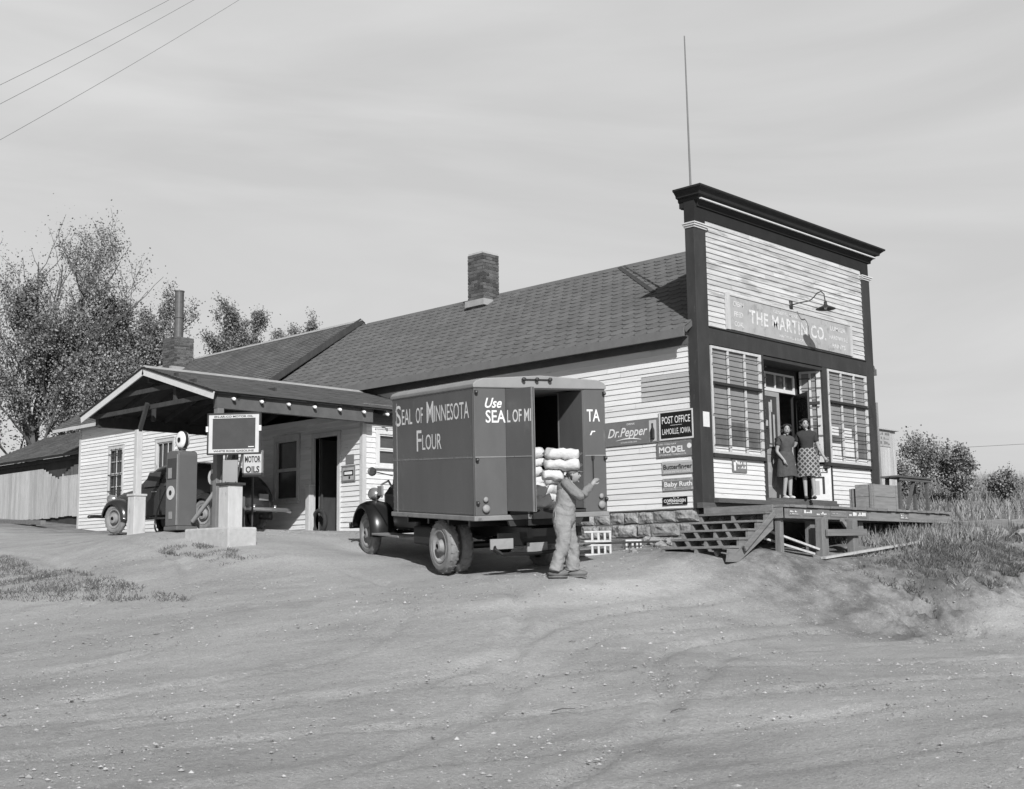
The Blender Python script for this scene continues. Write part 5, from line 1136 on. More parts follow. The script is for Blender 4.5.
# front fenders: crowned sheet bowed over the wheel, sweeping back to the running board
def fender(xi, xo, yc, zc, r, parent, a0=-25, a1=188, mat='black', name='fender', tail=None):
    """arch from the rear (a0) over the top to the front (a1), outer edge rolled down"""
    vs = []; fs = []; cs = [(0, 0.0), (.35, .045), (.7, .035), (.92, -.01), (1.0, -.07), (1.0, -.09)]
    steps = 26; n = len(cs) * 2
    for k in range(steps + 1):
        a = math.radians(a0 + (a1 - a0) * k / steps); f = 1.0 + .10 * max(0, -math.sin(a))
        for (q, dz) in cs:
            x = xi + (xo - xi) * q; rr_ = r * f + dz
            vs.append((x, yc - rr_ * math.cos(a), zc + rr_ * math.sin(a)))
        for (q, dz) in cs[::-1]:
            x = xi + (xo - xi) * q * .98; rr_ = r * f + dz - .012
            vs.append((x, yc - rr_ * math.cos(a), zc + rr_ * math.sin(a)))
    for k in range(steps):
        for i in range(n):
            a = k * n + i; b_ = k * n + (i + 1) % n; fs.append((a, b_, b_ + n, a + n))
    fs.append(tuple(range(n))); fs.append(tuple(range(steps * n, (steps + 1) * n))[::-1])
    m_ = MB(); m_.add(vs, fs); return m_.build(name, mat, parent, smooth=True)
fender(.62, .10, 5.26, -.36, .56, tk, -8, 170); fender(1.78, 2.30, 5.26, -.36, .56, tk, -8, 170)
m_ = MB(); m_.box(.12, .5, 3.45, 4.74, -.40, -.36); m_.build('running_board', 'truck_trim', tk, bevel=.01)
m_ = MB(); m_.box(1.9, 2.28, 3.45, 4.74, -.40, -.36); m_.build('running_board', 'truck_trim', tk, bevel=.01)
# cab and hood
m_ = MB(); m_.prism([(3.42, -.3), (4.62, -.3), (4.66, .55), (4.45, 1.05), (4.2, 1.28), (3.7, 1.34), (3.42, 1.28)], (.50, 0, 0), Y_, Z_, X_, 1.4); cb = m_.build('cab', 'black', tk, bevel=.06)
m_ = MB(); m_.box(.494, .5, 3.75, 4.35, .62, 1.08); m_.box(1.9, 1.906, 3.75, 4.35, .62, 1.08); m_.build('side_window', 'glass', cb)
m_ = MB(); m_.prism([(.0, -.2), (.8, -.2), (.8, .35), (.7, .5), (.4, .56), (.1, .5), (0, .35)], (.80, 4.6, 0), X_, Z_, Y_, 1.15); m_.build('hood', 'black', tk, bevel=.03)
m_ = MB(); m_.prism([(.0, -.25), (.76, -.25), (.76, .35), (.6, .52), (.16, .52), (0, .35)], (.82, 5.75, 0), X_, Z_, Y_, .06); m_.build('grille', 'chrome', tk)
m_ = MB(); m_.box(.15, 2.25, 6.0, 6.05, -.32, -.20); m_.build('front_bumper', 'black', tk, bevel=.015)
for x in (.46, 1.94):
    m_ = MB(); m_.lathe((x, 5.25, .36), (0, 1, 0), [(0, .03), (.05, .09), (.14, .125), (.20, .13), (.21, .1)], 20); m_.tube([(x, 5.3, .25), (x, 5.3, .1)], .03, 8); m_.build('headlight', 'chrome', tk, smooth=True)
m_ = MB(); m_.tube([(.0, 3.36, .72), (-.02, 4.2, .80)], .010, 6); m_.lathe((-.03, 4.30, .80), (0, 1, -.2), [(-.03, .06), (-.02, .085), (.0, .085), (.01, .05)], 18); m_.build('mirror', 'iron', tk)
m_ = MB(); m_.tube([(.42, 4.95, .30), (.44, 5.0, .55), (.50, 4.8, .62), (.5, 4.62, .5)], .022, 7); m_.box(.40, .44, 4.9, 5.12, .34, .52); m_.build('horn_bracket', 'rim', tk)
# rear bumper, spare rack, plates
m_ = MB(); m_.tube([(.28, -.02, -.30), (.25, -.16, -.44), (.35, -.2, -.52), (.95, -.2, -.53), (1.4, -.2, -.50), (1.52, -.16, -.40), (1.5, -.05, -.22)], .03, 8); m_.box(.35, 1.45, -.1, -.04, -.40, -.20); m_.build('rear_bumper', 'black', tk)
m_ = MB(); m_.box(.18, .58, -.14, -.12, -.44, -.28); m_.build('license_plate', 'rim', tk)
m_ = MB(); m_.box(.82, 1.18, -.16, -.14, -.53, -.36); m_.build('license_plate', 'rim', tk)
# ------------------------------------------------------------------ flour sacks
def sack_mesh(L_, W, H, seed, sag=0.0):
    """a filled cloth sack: rounded box, sewn ears at the ends, soft dents"""
    m_ = MB(); rg = random.Random(seed); n1, n2 = 22, 16; vs = []; fs = []
    for i in range(n1 + 1):
        t = -1 + 2 * i / n1; e = (1 - abs(t) ** 7) ** .5 if abs(t) < 1 else 0
        for k in range(n2):
            a = 2 * math.pi * k / n2; c, s_ = math.cos(a), math.sin(a)
            cy = math.copysign(abs(c) ** .5, c); cz = math.copysign(abs(s_) ** .5, s_)
            p = Vector((t * L_ / 2, cy * W / 2 * (.25 + .75 * e if abs(t) > .9 else .62 + .38 * e), cz * H / 2 * max(e, .08)))
            q = mnoise.noise(Vector((p.x * 6 + seed, p.y * 7, p.z * 9 + seed * 3))) * .075 + mnoise.noise(Vector((p.x * 19, p.y * 19 + seed, p.z * 24))) * .03 - .03 * math.exp(-((p.x - .04) * 26) ** 2)
            p *= 1 + q * 2.0; p.z += q * .6 - sag * t * t * L_ * .25
            vs.append(p)
    for i in range(n1):
        for k in range(n2): a = i * n2 + k; b_ = i * n2 + (k + 1) % n2; fs.append((a, b_, b_ + n2, a + n2))
    fs.append(tuple(range(n2))[::-1]); fs.append(tuple(range(n1 * n2, (n1 + 1) * n2)))
    m_.add(vs, fs)
    for s_ in (-1, 1):
        m_.add([(s_ * L_ * .5, -W * .42, -.01), (s_ * L_ * .5, W * .42, -.01), (s_ * (L_ * .5 + .03), W * .40, .0), (s_ * (L_ * .5 + .03), -W * .40, .0), (s_ * L_ * .5, -W * .42, .012), (s_ * L_ * .5, W * .42, .012)], [(0, 1, 2, 3), (3, 2, 5, 4)])
    return m_
def place(m_, name, mat, label, cat, loc, rotm, group, smooth=True):
    o = m_.build(name, mat, None, smooth=smooth); o.location = loc; o.rotation_euler = rotm.to_euler(); return tag(o, label, cat, group)
rg = random.Random(5)
Lbl = ['top', 'second', 'third', 'fourth', 'fifth', 'sixth']
for col_, (cx, cy, n_) in enumerate(((.98, .24, 7), (1.62, .50, 4), (.95, .80, 8), (1.5, 1.35, 6))):
    for k in range(n_):
        z = .10 + .075 + k * .145
        loc = tO + Rm @ Vector((cx + rg.uniform(-.03, .03), cy + rg.uniform(-.05, .03), z + .0))
        rm = Rm @ Matrix.Rotation(rg.uniform(-.08, .08) + (0 if col_ != 1 else .3), 3, 'Z') @ Matrix.Rotation(rg.uniform(-.05, .05), 3, 'X')
        place(sack_mesh(.60, .42, .155, 10 * col_ + k), 'flour_sack', 'sack', 'white flour sack in the %s stack inside the truck, %s from the bottom' % (['front left', 'front right', 'rear left', 'rear right'][col_], ['lowest', 'second', 'third', 'fourth', 'fifth', 'sixth', 'seventh', 'eighth'][k]), 'sack', loc, rm, 'flour sacks stacked in the truck')
# slumped sack at the door edge
place(sack_mesh(.60, .40, .2, 77), 'flour_sack', 'sack', 'slumped white flour sack tilted over the truck door edge', 'sack', tO + Rm @ Vector((1.02, .10, .40)), Rm @ Matrix.Rotation(.15, 3, 'Z') @ Matrix.Rotation(-.9, 3, 'X'), 'flour sacks stacked in the truck')
place(sack_mesh(.58, .40, .2, 78), 'flour_sack', 'sack', 'white flour sack lying on the truck floor just inside the door', 'sack', tO + Rm @ Vector((1.15, .16, .22)), Rm @ Matrix.Rotation(.4, 3, 'Z') @ Matrix.Rotation(-.4, 3, 'X'), 'flour sacks stacked in the truck')
# ================================================================== parked car under the canopy
ca = math.radians(99); cx_, cy_ = -3.75, 11.45
car = thing('parked_car', 'dark rounded sedan parked under the canopy behind the gas pumps', 'car', (cx_, cy_, gz(-3.5, 11) + .02), rot=(0, 0, ca - math.pi / 2), org=(0, 0, 0))
# local: y forward, x right, z up
secs = [ # y, half width, z bottom, z shoulder, z top, top half width
 (-2.35, .30, .42, .58, .70, .20), (-2.25, .52, .36, .72, .92, .38), (-2.0, .62, .34, .84, 1.14, .46), (-1.6, .70, .33, .92, 1.36, .52), (-1.1, .76, .33, .95, 1.50, .56), (-.5, .78, .33, .95, 1.56, .58), (.1, .78, .33, .95, 1.56, .58), (.55, .76, .33, .95, 1.50, .55), (.95, .72, .34, .94, 1.06, .52), (1.3, .56, .40, .88, 1.02, .40), (1.8, .44, .42, .84, .98, .32), (2.15, .34, .42, .78, .92, .22), (2.28, .22, .48, .70, .80, .12)]
vs = []; fs = []; ns = 12
for (y, hw, zb, zs, zt, tw_) in secs:
    half = [(0, zb), (hw * .8, zb), (hw, zb + .08), (hw, (zb + zs) / 2), (hw * .98, zs), ((hw * .55 + tw_ * .45), zs + (zt - zs) * .4), (tw_, zs + (zt - zs) * .82), (tw_ * .7, zt - .01), (0, zt)]
    ring = half + [(-a, b_) for a, b_ in half[-2:0:-1]]
    for (a, b_) in ring: vs.append((a, y, b_))
nr = len(ring)
for i in range(len(secs) - 1):
    for k in range(nr): a = i * nr + k; b_ = i * nr + (k + 1) % nr; fs.append((a, b_, b_ + nr, a + nr))
fs.append(tuple(range(nr))[::-1]); fs.append(tuple(range((len(secs) - 1) * nr, len(secs) * nr)))
m_ = MB(); m_.add(vs, fs); cbody = m_.build('body', 'car', car, smooth=True, subsurf=2)
for s_ in (-1, 1):
    fender(s_ * .42, s_ * .86, 1.55, .33, .42, car, -5, 172, 'car'); fender(s_ * .42, s_ * .86, -1.45, .33, .44, car, -12, 190, 'car')
    wheel(s_ * .72, 1.55, .33, .35, .15, s_, car, dust=(s_ < 0), hub=.10); wheel(s_ * .72, -1.45, .33, .35, .15, s_, car, hub=.10)
    m_ = MB(); m_.box(s_ * .70 if s_ > 0 else -.86, s_ * .86 if s_ > 0 else -.70, -1.0, 1.1, .27, .31); m_.build('running_board', 'car', car, bevel=.01)
    for (y0, y1) in ((-.02, .56), (-.85, -.12)):
        x = s_ * .80
        m_ = MB(); m_.box(min(x, x - s_ * .03), max(x, x - s_ * .03), y0, y1, .36, .95)
        dr = m_.build('door', 'car', car, bevel=.012)
        m_ = MB(); xx_ = s_ * .785; m_.add([(xx_ - s_ * .015, y0 + .05, 1.0), (xx_ - s_ * .015, y1 - .02, 1.0), (s_ * .685, y1 - .10, 1.33), (s_ * .685, y0 + .09, 1.33)], [(0, 1, 2, 3)]); m_.build('side_window', 'glass', dr)
        m_ = MB(); m_.tube([(s_ * .805, y0 + .08, .88), (s_ * .84, y0 + .10, .88), (s_ * .84, y0 + .2, .88)], .012, 6); m_.build('handle', 'chrome', dr)
    m_ = MB(); m_.lathe((s_ * .50, 1.85, .80), (0, 1, 0), [(0, .03), (.08, .09), (.2, .11), (.22, .09)], 18); m_.build('headlight', 'chrome', car, smooth=True)
    m_ = MB(); m_.lathe((s_ * .62, -2.02, .66), (0, -1, 0), [(0, .03), (.05, .05), (.07, .03)], 12); m_.build('tail_light', 'chrome', car, smooth=True)
m_ = MB(); m_.tube([(-.86, -2.38, .40), (-.6, -2.52, .42), (.6, -2.52, .42), (.86, -2.38, .40)], .045, 10); m_.beam((-.3, -2.5, .36), (-.3, -2.5, .52), .05, .04); m_.beam((.3, -2.5, .36), (.3, -2.5, .52), .05, .04); m_.build('rear_bumper', 'chrome', car, smooth=True)
m_ = MB(); m_.tube([(-.84, 2.38, .40), (-.6, 2.5, .42), (.6, 2.5, .42), (.84, 2.38, .40)], .04, 10); m_.build('front_bumper', 'car', car, smooth=True)
m_ = MB(); m_.box(-.02, .24, -2.36, -2.33, .62, .76); m_.build('license_plate', 'rim', car)
# ================================================================== people
def skin_mesh(joints, edges, subdiv=2, root=0):
    me = bpy.data.meshes.new('sk'); names = list(joints); ix = {n: i for i, n in enumerate(names)}
    me.from_pydata([joints[n][0] for n in names], [(ix[a], ix[b]) for a, b in edges], [])
    ob = bpy.data.objects.new('sk', me); COL.objects.link(ob)
    m1 = ob.modifiers.new('s', 'SKIN'); m1.use_smooth_shade = True
    if not me.skin_vertices: pass
    sv = me.skin_vertices[0].data
    for i, n in enumerate(names):
        r_ = joints[n][1]; sv[i].radius = r_ if hasattr(r_, '__len__') else (r_, r_); sv[i].use_root = (i == root)
    m2 = ob.modifiers.new('b', 'SUBSURF'); m2.levels = subdiv
    dg = bpy.context.evaluated_depsgraph_get(); dg.update()
    em = bpy.data.meshes.new_from_object(ob.evaluated_get(dg))
    v = [tuple(x.co) for x in em.vertices]; f = [tuple(p.vertices) for p in em.polygons]
    bpy.data.objects.remove(ob); bpy.data.meshes.remove(me); bpy.data.meshes.remove(em)
    return v, f
def hand(m_, wrist, dirn, palm_n, s=1.0, curl=.3):
    wrist = Vector(wrist); d = Vector(dirn).normalized(); n = Vector(palm_n); n = (n - d * n.dot(d)).normalized(); sd = d.cross(n)
    m_.tube([wrist - d * .02, wrist + d * .03, wrist + d * .09 * s], [.024 * s, .036 * s, .034 * s], 8)
    for k, (o_, L_) in enumerate(((-.030, .068), (-.010, .078), (.010, .074), (.030, .058))):
        p = wrist + d * .085 * s + sd * o_ * s; a = p + d * L_ * .5 * s + n * curl * .02; b_ = a + d * L_ * .45 * s * math.cos(curl * 2) + n * L_ * .5 * math.sin(curl * 2)
        m_.tube([p, a, b_], [.0095 * s, .0088 * s, .007 * s], 6)
    p = wrist + d * .03 * s - sd * .032 * s; a = p - sd * .028 * s + d * .03 * s + n * .01; b_ = a + d * .03 * s + n * .012
    m_.tube([p, a, b_], [.012 * s, .011 * s, .008 * s], 6)
def head(m_, c, face, s=1.0, up=(0, 0, 1)):
    """face parts merged into the body mesh; returns frame"""
    c = Vector(c); f = Vector(face).normalized(); up = Vector(up).normalized(); f = (f - up * f.dot(up)).normalized(); r = f.cross(up)
    m_.mi = 0; n = len(m_.v); m_.sphere((0, 0, 0), 1, 20, 14)
    for i in range(n, len(m_.v)):
        x, y, z = m_.v[i]                      # x right, y forward, z up
        wd = .074 * (1 - .28 * max(0, -z) ** 1.5); dp = .094 * (1 - .12 * max(0, -z)); yy = y * dp
        if y > 0 and z < -.2: yy += .012 * y
        p = c + (r * (x * wd) + f * yy + up * (z * .118)) * s
        m_.v[i] = tuple(p)
    P = lambda x, y, z: c + (r * x + f * y + up * z) * s
    m_.tube([P(0, .085, .012), P(0, .104, -.018), P(0, .098, -.03)], [.007 * s, .013 * s, .010 * s], 8)
    for k in (-1, 1): m_.sphere(P(k * .076, -.005, -.005), (.014 * s, .02 * s, .03 * s), 8, 6)
    m_.mi = 2; m_.tube([P(-.024, .080, -.056), P(0, .090, -.060), P(.024, .080, -.056)], .0075 * s, 6); m_.mi = 0
    m_.tube([P(0, .07, -.10), P(0, .078, -.095)], .018 * s, 8)
    m_.mi = 1
    for k in (-1, 1): m_.sphere(P(k * .029, .080, .012), .0125 * s, 8, 6); m_.tube([P(k * .042, .080, .034), P(k * .016, .089, .037)], .004 * s, 5)
    m_.mi = 0
    return P
def person(label, loc, yaw, joints, edges, headc, facing, hands, hs=1.0):
    t_ = thing('person', label, 'person', loc, rot=(0, 0, yaw), org=(0, 0, 0))
    m_ = MB(); v, f = skin_mesh(joints, edges); m_.add(v, f)
    P = head(m_, headc, facing, hs)
    for h_ in hands: hand(m_, *h_)
    b_ = m_.build('body', ['skin', 'hair', 'lips'], t_, smooth=True)
    return t_, P
def cloth(parent, name, mat, joints, edges, sub=3, wr=.012, seed=1.0):
    v, f = skin_mesh(joints, edges, sub); m_ = MB()
    vv = []
    for p in v:
        q = Vector(p); k = (abs(mnoise.noise(Vector((q.x * 7 + seed, q.y * 7, q.z * 13 + q.x * 6)))) - .2) * wr * 1.5 + mnoise.noise(Vector((q.x * 22, q.y * 22 + seed, q.z * 26))) * wr * .45
        rr_ = math.hypot(q.x, q.y) + 1e-3; vv.append((q.x + k * q.x / rr_, q.y + k * q.y / rr_, q.z + k * .3))
    m_.add(vv, f); return m_.build(name, mat, parent, smooth=True)
BE = [('pel', 'wst'), ('wst', 'chs'), ('chs', 'nck'), ('nck', 'hd'), ('chs', 'shL'), ('shL', 'elL'), ('elL', 'wrL'), ('chs', 'shR'), ('shR', 'elR'), ('elR', 'wrR'), ('pel', 'hpL'), ('hpL', 'knL'), ('knL', 'anL'), ('anL', 'toL'), ('pel', 'hpR'), ('hpR', 'knR'), ('knR', 'anR'), ('anR', 'toR')]
# delivery man: x = the way he faces, y = his left (away from the road)
mz = gz(-4.62, -.74)
Jm = dict(pel=((-.02, 0, .93), (.13, .15)), wst=((.0, 0, 1.10), (.11, .14)), chs=((.01, 0, 1.33), (.12, .17)), nck=((.05, 0, 1.42), .055), hd=((.09, 0, 1.48), .06),
          shL=((-.0, .17, 1.42), .065), elL=((.10, .34, 1.58), .045), wrL=((-.02, .22, 1.78), .032), shR=((.0, -.17, 1.41), .065), elR=((.22, -.22, 1.21), .046), wrR=((.38, -.14, 1.36), .032),
          hpL=((-.02, .10, .88), .095), knL=((.05, .11, .48), .062), anL=((.10, .10, .09), .042), toL=((.24, .11, .04), .035), hpR=((-.02, -.10, .88), .095), knR=((-.06, -.12, .48), .062), anR=((-.20, -.11, .09), .042), toR=((-.06, -.12, .04), .035))
yaw_m = math.atan2(-.718, .696)
man, P = person('delivery man in light overalls and cap steadying flour sacks on his shoulder behind the truck', (-4.62, -.74, mz), yaw_m, Jm, BE, (.115, -.01, 1.525), (1, -.25, -.12),
    [((.38, -.14, 1.36), (.55, .25, .75), (.3, .6, -.4), 1.05, .35), ((-.02, .22, 1.78), (-.3, -.2, .6), (.2, -.6, -.1), 1.0, .3)])
def loft(parent, name, mat, parts, n=36, steps=7, amp=.008, seed=1.0):
    """cloth tubes swept through elliptical sections (centre, half depth x, half width y, crease amount)"""
    m_ = MB()
    for pi, secs in enumerate(parts):
        C_ = [Vector(s_[0]) for s_ in secs]; pc = catmull(C_, steps); k = len(secs) - 1; R_1 = []
        for i in range(k):
            for t in range(steps):
                f = t / steps; f2 = f * f * (3 - 2 * f); R_1.append([secs[i][j] * (1 - f2) + secs[i + 1][j] * f2 for j in (1, 2, 3)])
        R_1.append(list(secs[-1][1:4])); vs = []; fs = []
        for i, p in enumerate(pc):
            d = (pc[min(i + 1, len(pc) - 1)] - pc[max(i - 1, 0)]).normalized(); a = Vector((1, 0, 0)) if abs(d.x) < .8 else Vector((0, 0, 1)); x = (a - d * a.dot(d)).normalized(); y = d.cross(x)
            rx, ry, cr = R_1[i]
            for q in range(n):
                t = 2 * math.pi * q / n; o_ = x * math.cos(t) * rx + y * math.sin(t) * ry; w = p + o_
                fold = 1 - abs(mnoise.noise(Vector((w.x * 9 + seed + pi * 5, w.y * 9, w.z * 15 + w.x * 9)))) * 2
                fine_ = mnoise.noise(Vector((w.x * 24, w.y * 24 + seed, w.z * 34)))
                big = mnoise.noise(Vector((w.x * 5 + pi, w.y * 5, w.z * 4 + seed)))
                vs.append(w + o_.normalized() * (amp * cr * (fold * 1.3 + fine_ * .5) + amp * 1.2 * big))
        for i in range(len(pc) - 1):
            for q in range(n): a_ = i * n + q; b_ = i * n + (q + 1) % n; fs.append((a_, b_, b_ + n, a_ + n))
        fs.append(tuple(range(n))[::-1]); fs.append(tuple(range((len(pc) - 1) * n, len(pc) * n))); m_.add(vs, fs)
    return m_.build(name, mat, parent, smooth=True)
loft(man, 'overalls', 'denim', [
    [((-.03, 0, .74), .12, .14, 1), ((-.045, 0, .84), .165, .185, 1), ((-.045, 0, .93), .17, .19, .8), ((-.02, 0, 1.03), .145, .175, 1.2), ((-.005, 0, 1.12), .14, .175, 1.2), ((.0, 0, 1.24), .145, .185, .8), ((.005, 0, 1.34), .13, .17, .6), ((.02, 0, 1.40), .09, .12, .3)],
    [((-.01, .095, .90), .12, .10, .5), ((.0, .10, .78), .125, .105, 1), ((.03, .105, .62), .105, .095, .8), ((.065, .11, .48), .095, .088, 1.4), ((.075, .11, .34), .088, .084, 1.2), ((.085, .11, .20), .086, .084, 1.5), ((.085, .11, .105), .094, .088, 1.6), ((.085, .11, .085), .08, .075, .5)],
    [((-.05, -.095, .90), .13, .10, .5), ((-.065, -.10, .78), .13, .108, 1), ((-.06, -.11, .62), .11, .098, .8), ((-.075, -.12, .48), .098, .09, 1.4), ((-.115, -.12, .34), .09, .086, 1.2), ((-.16, -.12, .20), .088, .086, 1.5), ((-.19, -.12, .105), .096, .09, 1.6), ((-.195, -.12, .085), .08, .075, .5)]], amp=.011)
loft(man, 'work_shirt', 'shirt', [
    [((.0, 0, 1.22), .13, .17, .5), ((.0, 0, 1.34), .135, .19, .8), ((.01, 0, 1.42), .10, .15, .5), ((.045, 0, 1.47), .06, .065, .3)],
    [((-.01, -.12, 1.40), .07, .07, .5), ((.0, -.18, 1.38), .075, .075, 1), ((.09, -.215, 1.29), .068, .068, 1.2), ((.19, -.23, 1.205), .062, .062, 1.6), ((.24, -.22, 1.215), .06, .06, 1.6), ((.30, -.185, 1.285), .053, .053, 1.2), ((.36, -.15, 1.345), .045, .045, 1), ((.375, -.143, 1.36), .035, .035, .4)],
    [((-.01, .12, 1.40), .07, .07, .5), ((.0, .18, 1.42), .075, .075, 1), ((.08, .30, 1.54), .06, .06, 1.4), ((.09, .33, 1.60), .06, .06, 1.4), ((.02, .26, 1.71), .05, .05, 1), ((-.0, .22, 1.78), .04, .04, .5)]], amp=.008, seed=5)
m_ = MB(); m_.frame((-.178, -.11, .84), (.12, -.99, 0), (0, 0, 1), (-1, 0, 0), -.06, .06, 0, .13, .0, .012); m_.frame((-.178, .02, .84), (0, 1, 0), (0, 0, 1), (-1, 0, 0), .02, .13, 0, .13, .0, .012); m_.build('hip_pocket', 'denim', man)
m_ = MB()
for k in (-1, 1): m_.beam((.12, k * .09, 1.32), (.04, k * .10, 1.49), .04, .008, up=(1, 0, 0)); m_.beam((-.13, k * .05, 1.32), (.0, k * .11, 1.49), .04, .008, up=(1, 0, 0))
m_.build('overall_straps', 'denim', man)
m_ = MB(); m_.sphere(P(0, -.012, .055), (.095, .095, .07), 16, 10); bp = [P(-.06, .07, .05), P(-.035, .14, .038), P(.035, .14, .038), P(.06, .07, .05)]
m_.add([tuple(p) for p in bp] + [tuple(p + Vector((0, 0, .012))) for p in bp], [(0, 1, 2, 3), (7, 6, 5, 4), (0, 4, 5, 1), (1, 5, 6, 2), (2, 6, 7, 3)]); m_.build('cap', 'shirt', man, smooth=True)
m_ = MB(); m_.sphere(P(0, -.045, -.02), (.082, .075, .09), 14, 10); m_.build('hair', 'hair', man, smooth=True)
for (x, y, dx) in ((.10, .10, 1), (-.20, -.11, 1)):
    m_ = MB(); n = 0
    m_.sphere((x + .05, y, .05), (.155, .056, .052), 16, 8); m_.sphere((x - .01, y, .10), (.06, .052, .07), 12, 8); m_.box(x - .095, x + .19, y - .045, y + .045, -.012, .014)
    m_.build('boot', 'leather_tan', man, smooth=True)
# the sacks he carries
rmz = Matrix.Rotation(yaw_m, 3, 'Z')
def on_man(p): return Vector((-4.62, -.74, mz)) + rmz @ Vector(p)
for k, (p, rt, ln) in enumerate((((-.20, .04, 1.535), (.05, .12), .34), ((-.055, .02, 1.695), (-.04, .05), .56), ((-.05, .03, 1.86), (.05, .03), .54))):
    place(sack_mesh(ln, .40, .165, 90 + k, .22), 'flour_sack', 'sack', 'white flour sack on the delivery man\'s shoulder, %s of three' % ['lowest', 'middle', 'topmost'][k], 'sack', on_man(p), rmz @ Matrix.Rotation(rt[0], 3, 'Z') @ Matrix.Rotation(rt[1], 3, 'Y'), 'flour sacks carried by the man')
# women in the doorway, facing the road: x = right hand side in the photo, y = back
def woman(label, loc, yaw, J, h, headc, facing, hands, dress_m, skirt_m, hair, shoes, skirt, top_scale=1.0):
    w, P = person(label, loc, yaw, J, BE, headc, facing, hands, .93)
    tj = dict(pel=((0, 0, h * .57), (.15, .125)), wst=((0, 0, h * .635), (.125, .105)), chs=((0, 0, h * .745), (.172, .14)), c2=((0, -.005, h * .80), (.15, .125)), nt=((0, -.01, h * .868), (.075, .07)))
    sL, sR = J['shL'], J['shR']; eL, eR = J['elL'], J['elR']
    mid = lambda a, b_, t: tuple(Vector(a) * (1 - t) + Vector(b_) * t)
    tj['sL'] = (sL[0], .068); tj['mL'] = (mid(sL[0], eL[0], .6), .062); tj['sR'] = (sR[0], .068); tj['mR'] = (mid(sR[0], eR[0], .6), .062)
    cloth(w, 'blouse', dress_m, tj, [('pel', 'wst'), ('wst', 'chs'), ('chs', 'c2'), ('c2', 'nt'), ('c2', 'sL'), ('sL', 'mL'), ('c2', 'sR'), ('sR', 'mR')], wr=.008)
    m_ = MB(); n = 36; vs = []; fs = []
    lv = skirt
    for (z, r_, fl) in lv:
        for k in range(n):
            a = 2 * math.pi * k / n; rr_ = r_ * (1 + fl * (math.sin(a * 6 + 2 * math.sin(a * 2 + h)) + .6 * math.sin(a * 11 + h * 9))); vs.append((rr_ * math.cos(a) + .02 * (1 - z), rr_ * .74 * math.sin(a), z + (.012 * math.sin(a * 3) if z < .5 else 0)))
    for i in range(len(lv) - 1):
        for k in range(n): a = i * n + k; b_ = i * n + (k + 1) % n; fs.append((a, b_, b_ + n, a + n))
    fs.append(tuple(range(n))[::-1]); m_.add(vs, fs); m_.build('skirt', skirt_m, w, smooth=True)
    m_ = MB()
    m_.sphere(P(0, -.022, .03), (.09, .088, .098), 16, 12)
    rg3 = random.Random(int(h * 100))
    for k in range(26):
        a = math.pi * (1.0 + k / 25) if True else 0; x = .09 * math.cos(a * 1.0); y = -.02 + .075 * math.sin(a)
        for z in ((.06, .0, -.06) if hair > 1 else (.06, .0, -.03)): m_.sphere(P(x * (1.05 + .1 * (z < 0)), y, z + rg3.uniform(-.01, .01)), .026 + rg3.uniform(0, .008), 7, 5)
    for k in range(9): a = math.pi * k / 8; m_.sphere(P(.075 * math.cos(a), .045, .075 + .03 * math.sin(a)), .026, 7, 5)
    m_.build('hair', 'hair', w, smooth=True)
    for s_ in ('L', 'R'):
        an = Vector(J['an' + s_][0]); m_ = MB(); m_.sphere((an.x, an.y - .06, .035), (.042, .115, .035), 12, 8); m_.box(an.x - .02, an.x + .02, an.y + .0, an.y + .04, .0, .04); m_.build('shoe', shoes, w, smooth=True)
    return w
def JW(h, sx=.15, **ov):
    J = dict(pel=((0, 0, h * .55), (.12, .10)), wst=((0, 0, h * .63), (.10, .085)), chs=((0, 0, h * .75), (.13, .10)), nck=((0, -.01, h * .845), .045), hd=((0, -.01, h * .88), .05),
        shL=((-sx, 0, h * .80), .05), elL=((-sx - .05, .0, h * .62), .037), wrL=((-sx - .03, -.06, h * .47), .026), shR=((sx, 0, h * .80), .05), elR=((sx + .05, 0, h * .62), .037), wrR=((sx + .03, -.06, h * .47), .026),
        hpL=((-.08, 0, h * .50), .08), knL=((-.07, -.01, h * .28), .052), anL=((-.06, 0, .08), .034), toL=((-.06, -.12, .03), .028), hpR=((.08, 0, h * .50), .08), knR=((.07, -.01, h * .28), .052), anR=((.06, 0, .08), .034), toR=((.06, -.12, .03), .028))
    J.update(ov); return J
plaid = bpy.data.materials.new('plaid_cloth'); plaid.use_nodes = True
t = plaid.node_tree; b = t.nodes['Principled BSDF']; N = t.nodes.new; L = t.links.new
co = N('ShaderNodeTexCoord'); waves = []
for rot in (.75, -.75):
    ma = N('ShaderNodeMapping'); ma.inputs['Rotation'].default_value = (0, rot, 0); L(co.outputs['Object'], ma.inputs[0])
    wv = N('ShaderNodeTexWave'); wv.inputs['Scale'].default_value = 4.2; wv.bands_direction = 'X'; L(ma.outputs[0], wv.inputs['Vector']); waves.append(mrg(wv.outputs['Fac'], .72, .85, 0, 1))
s_ = mth('MAXIMUM', waves[0], waves[1]); L(mrg(s_, 0, 1, .045, .26), b.inputs['Base Color']); b.inputs['Roughness'].default_value = .95
M['plaid'] = plaid
yw = math.radians(-52)
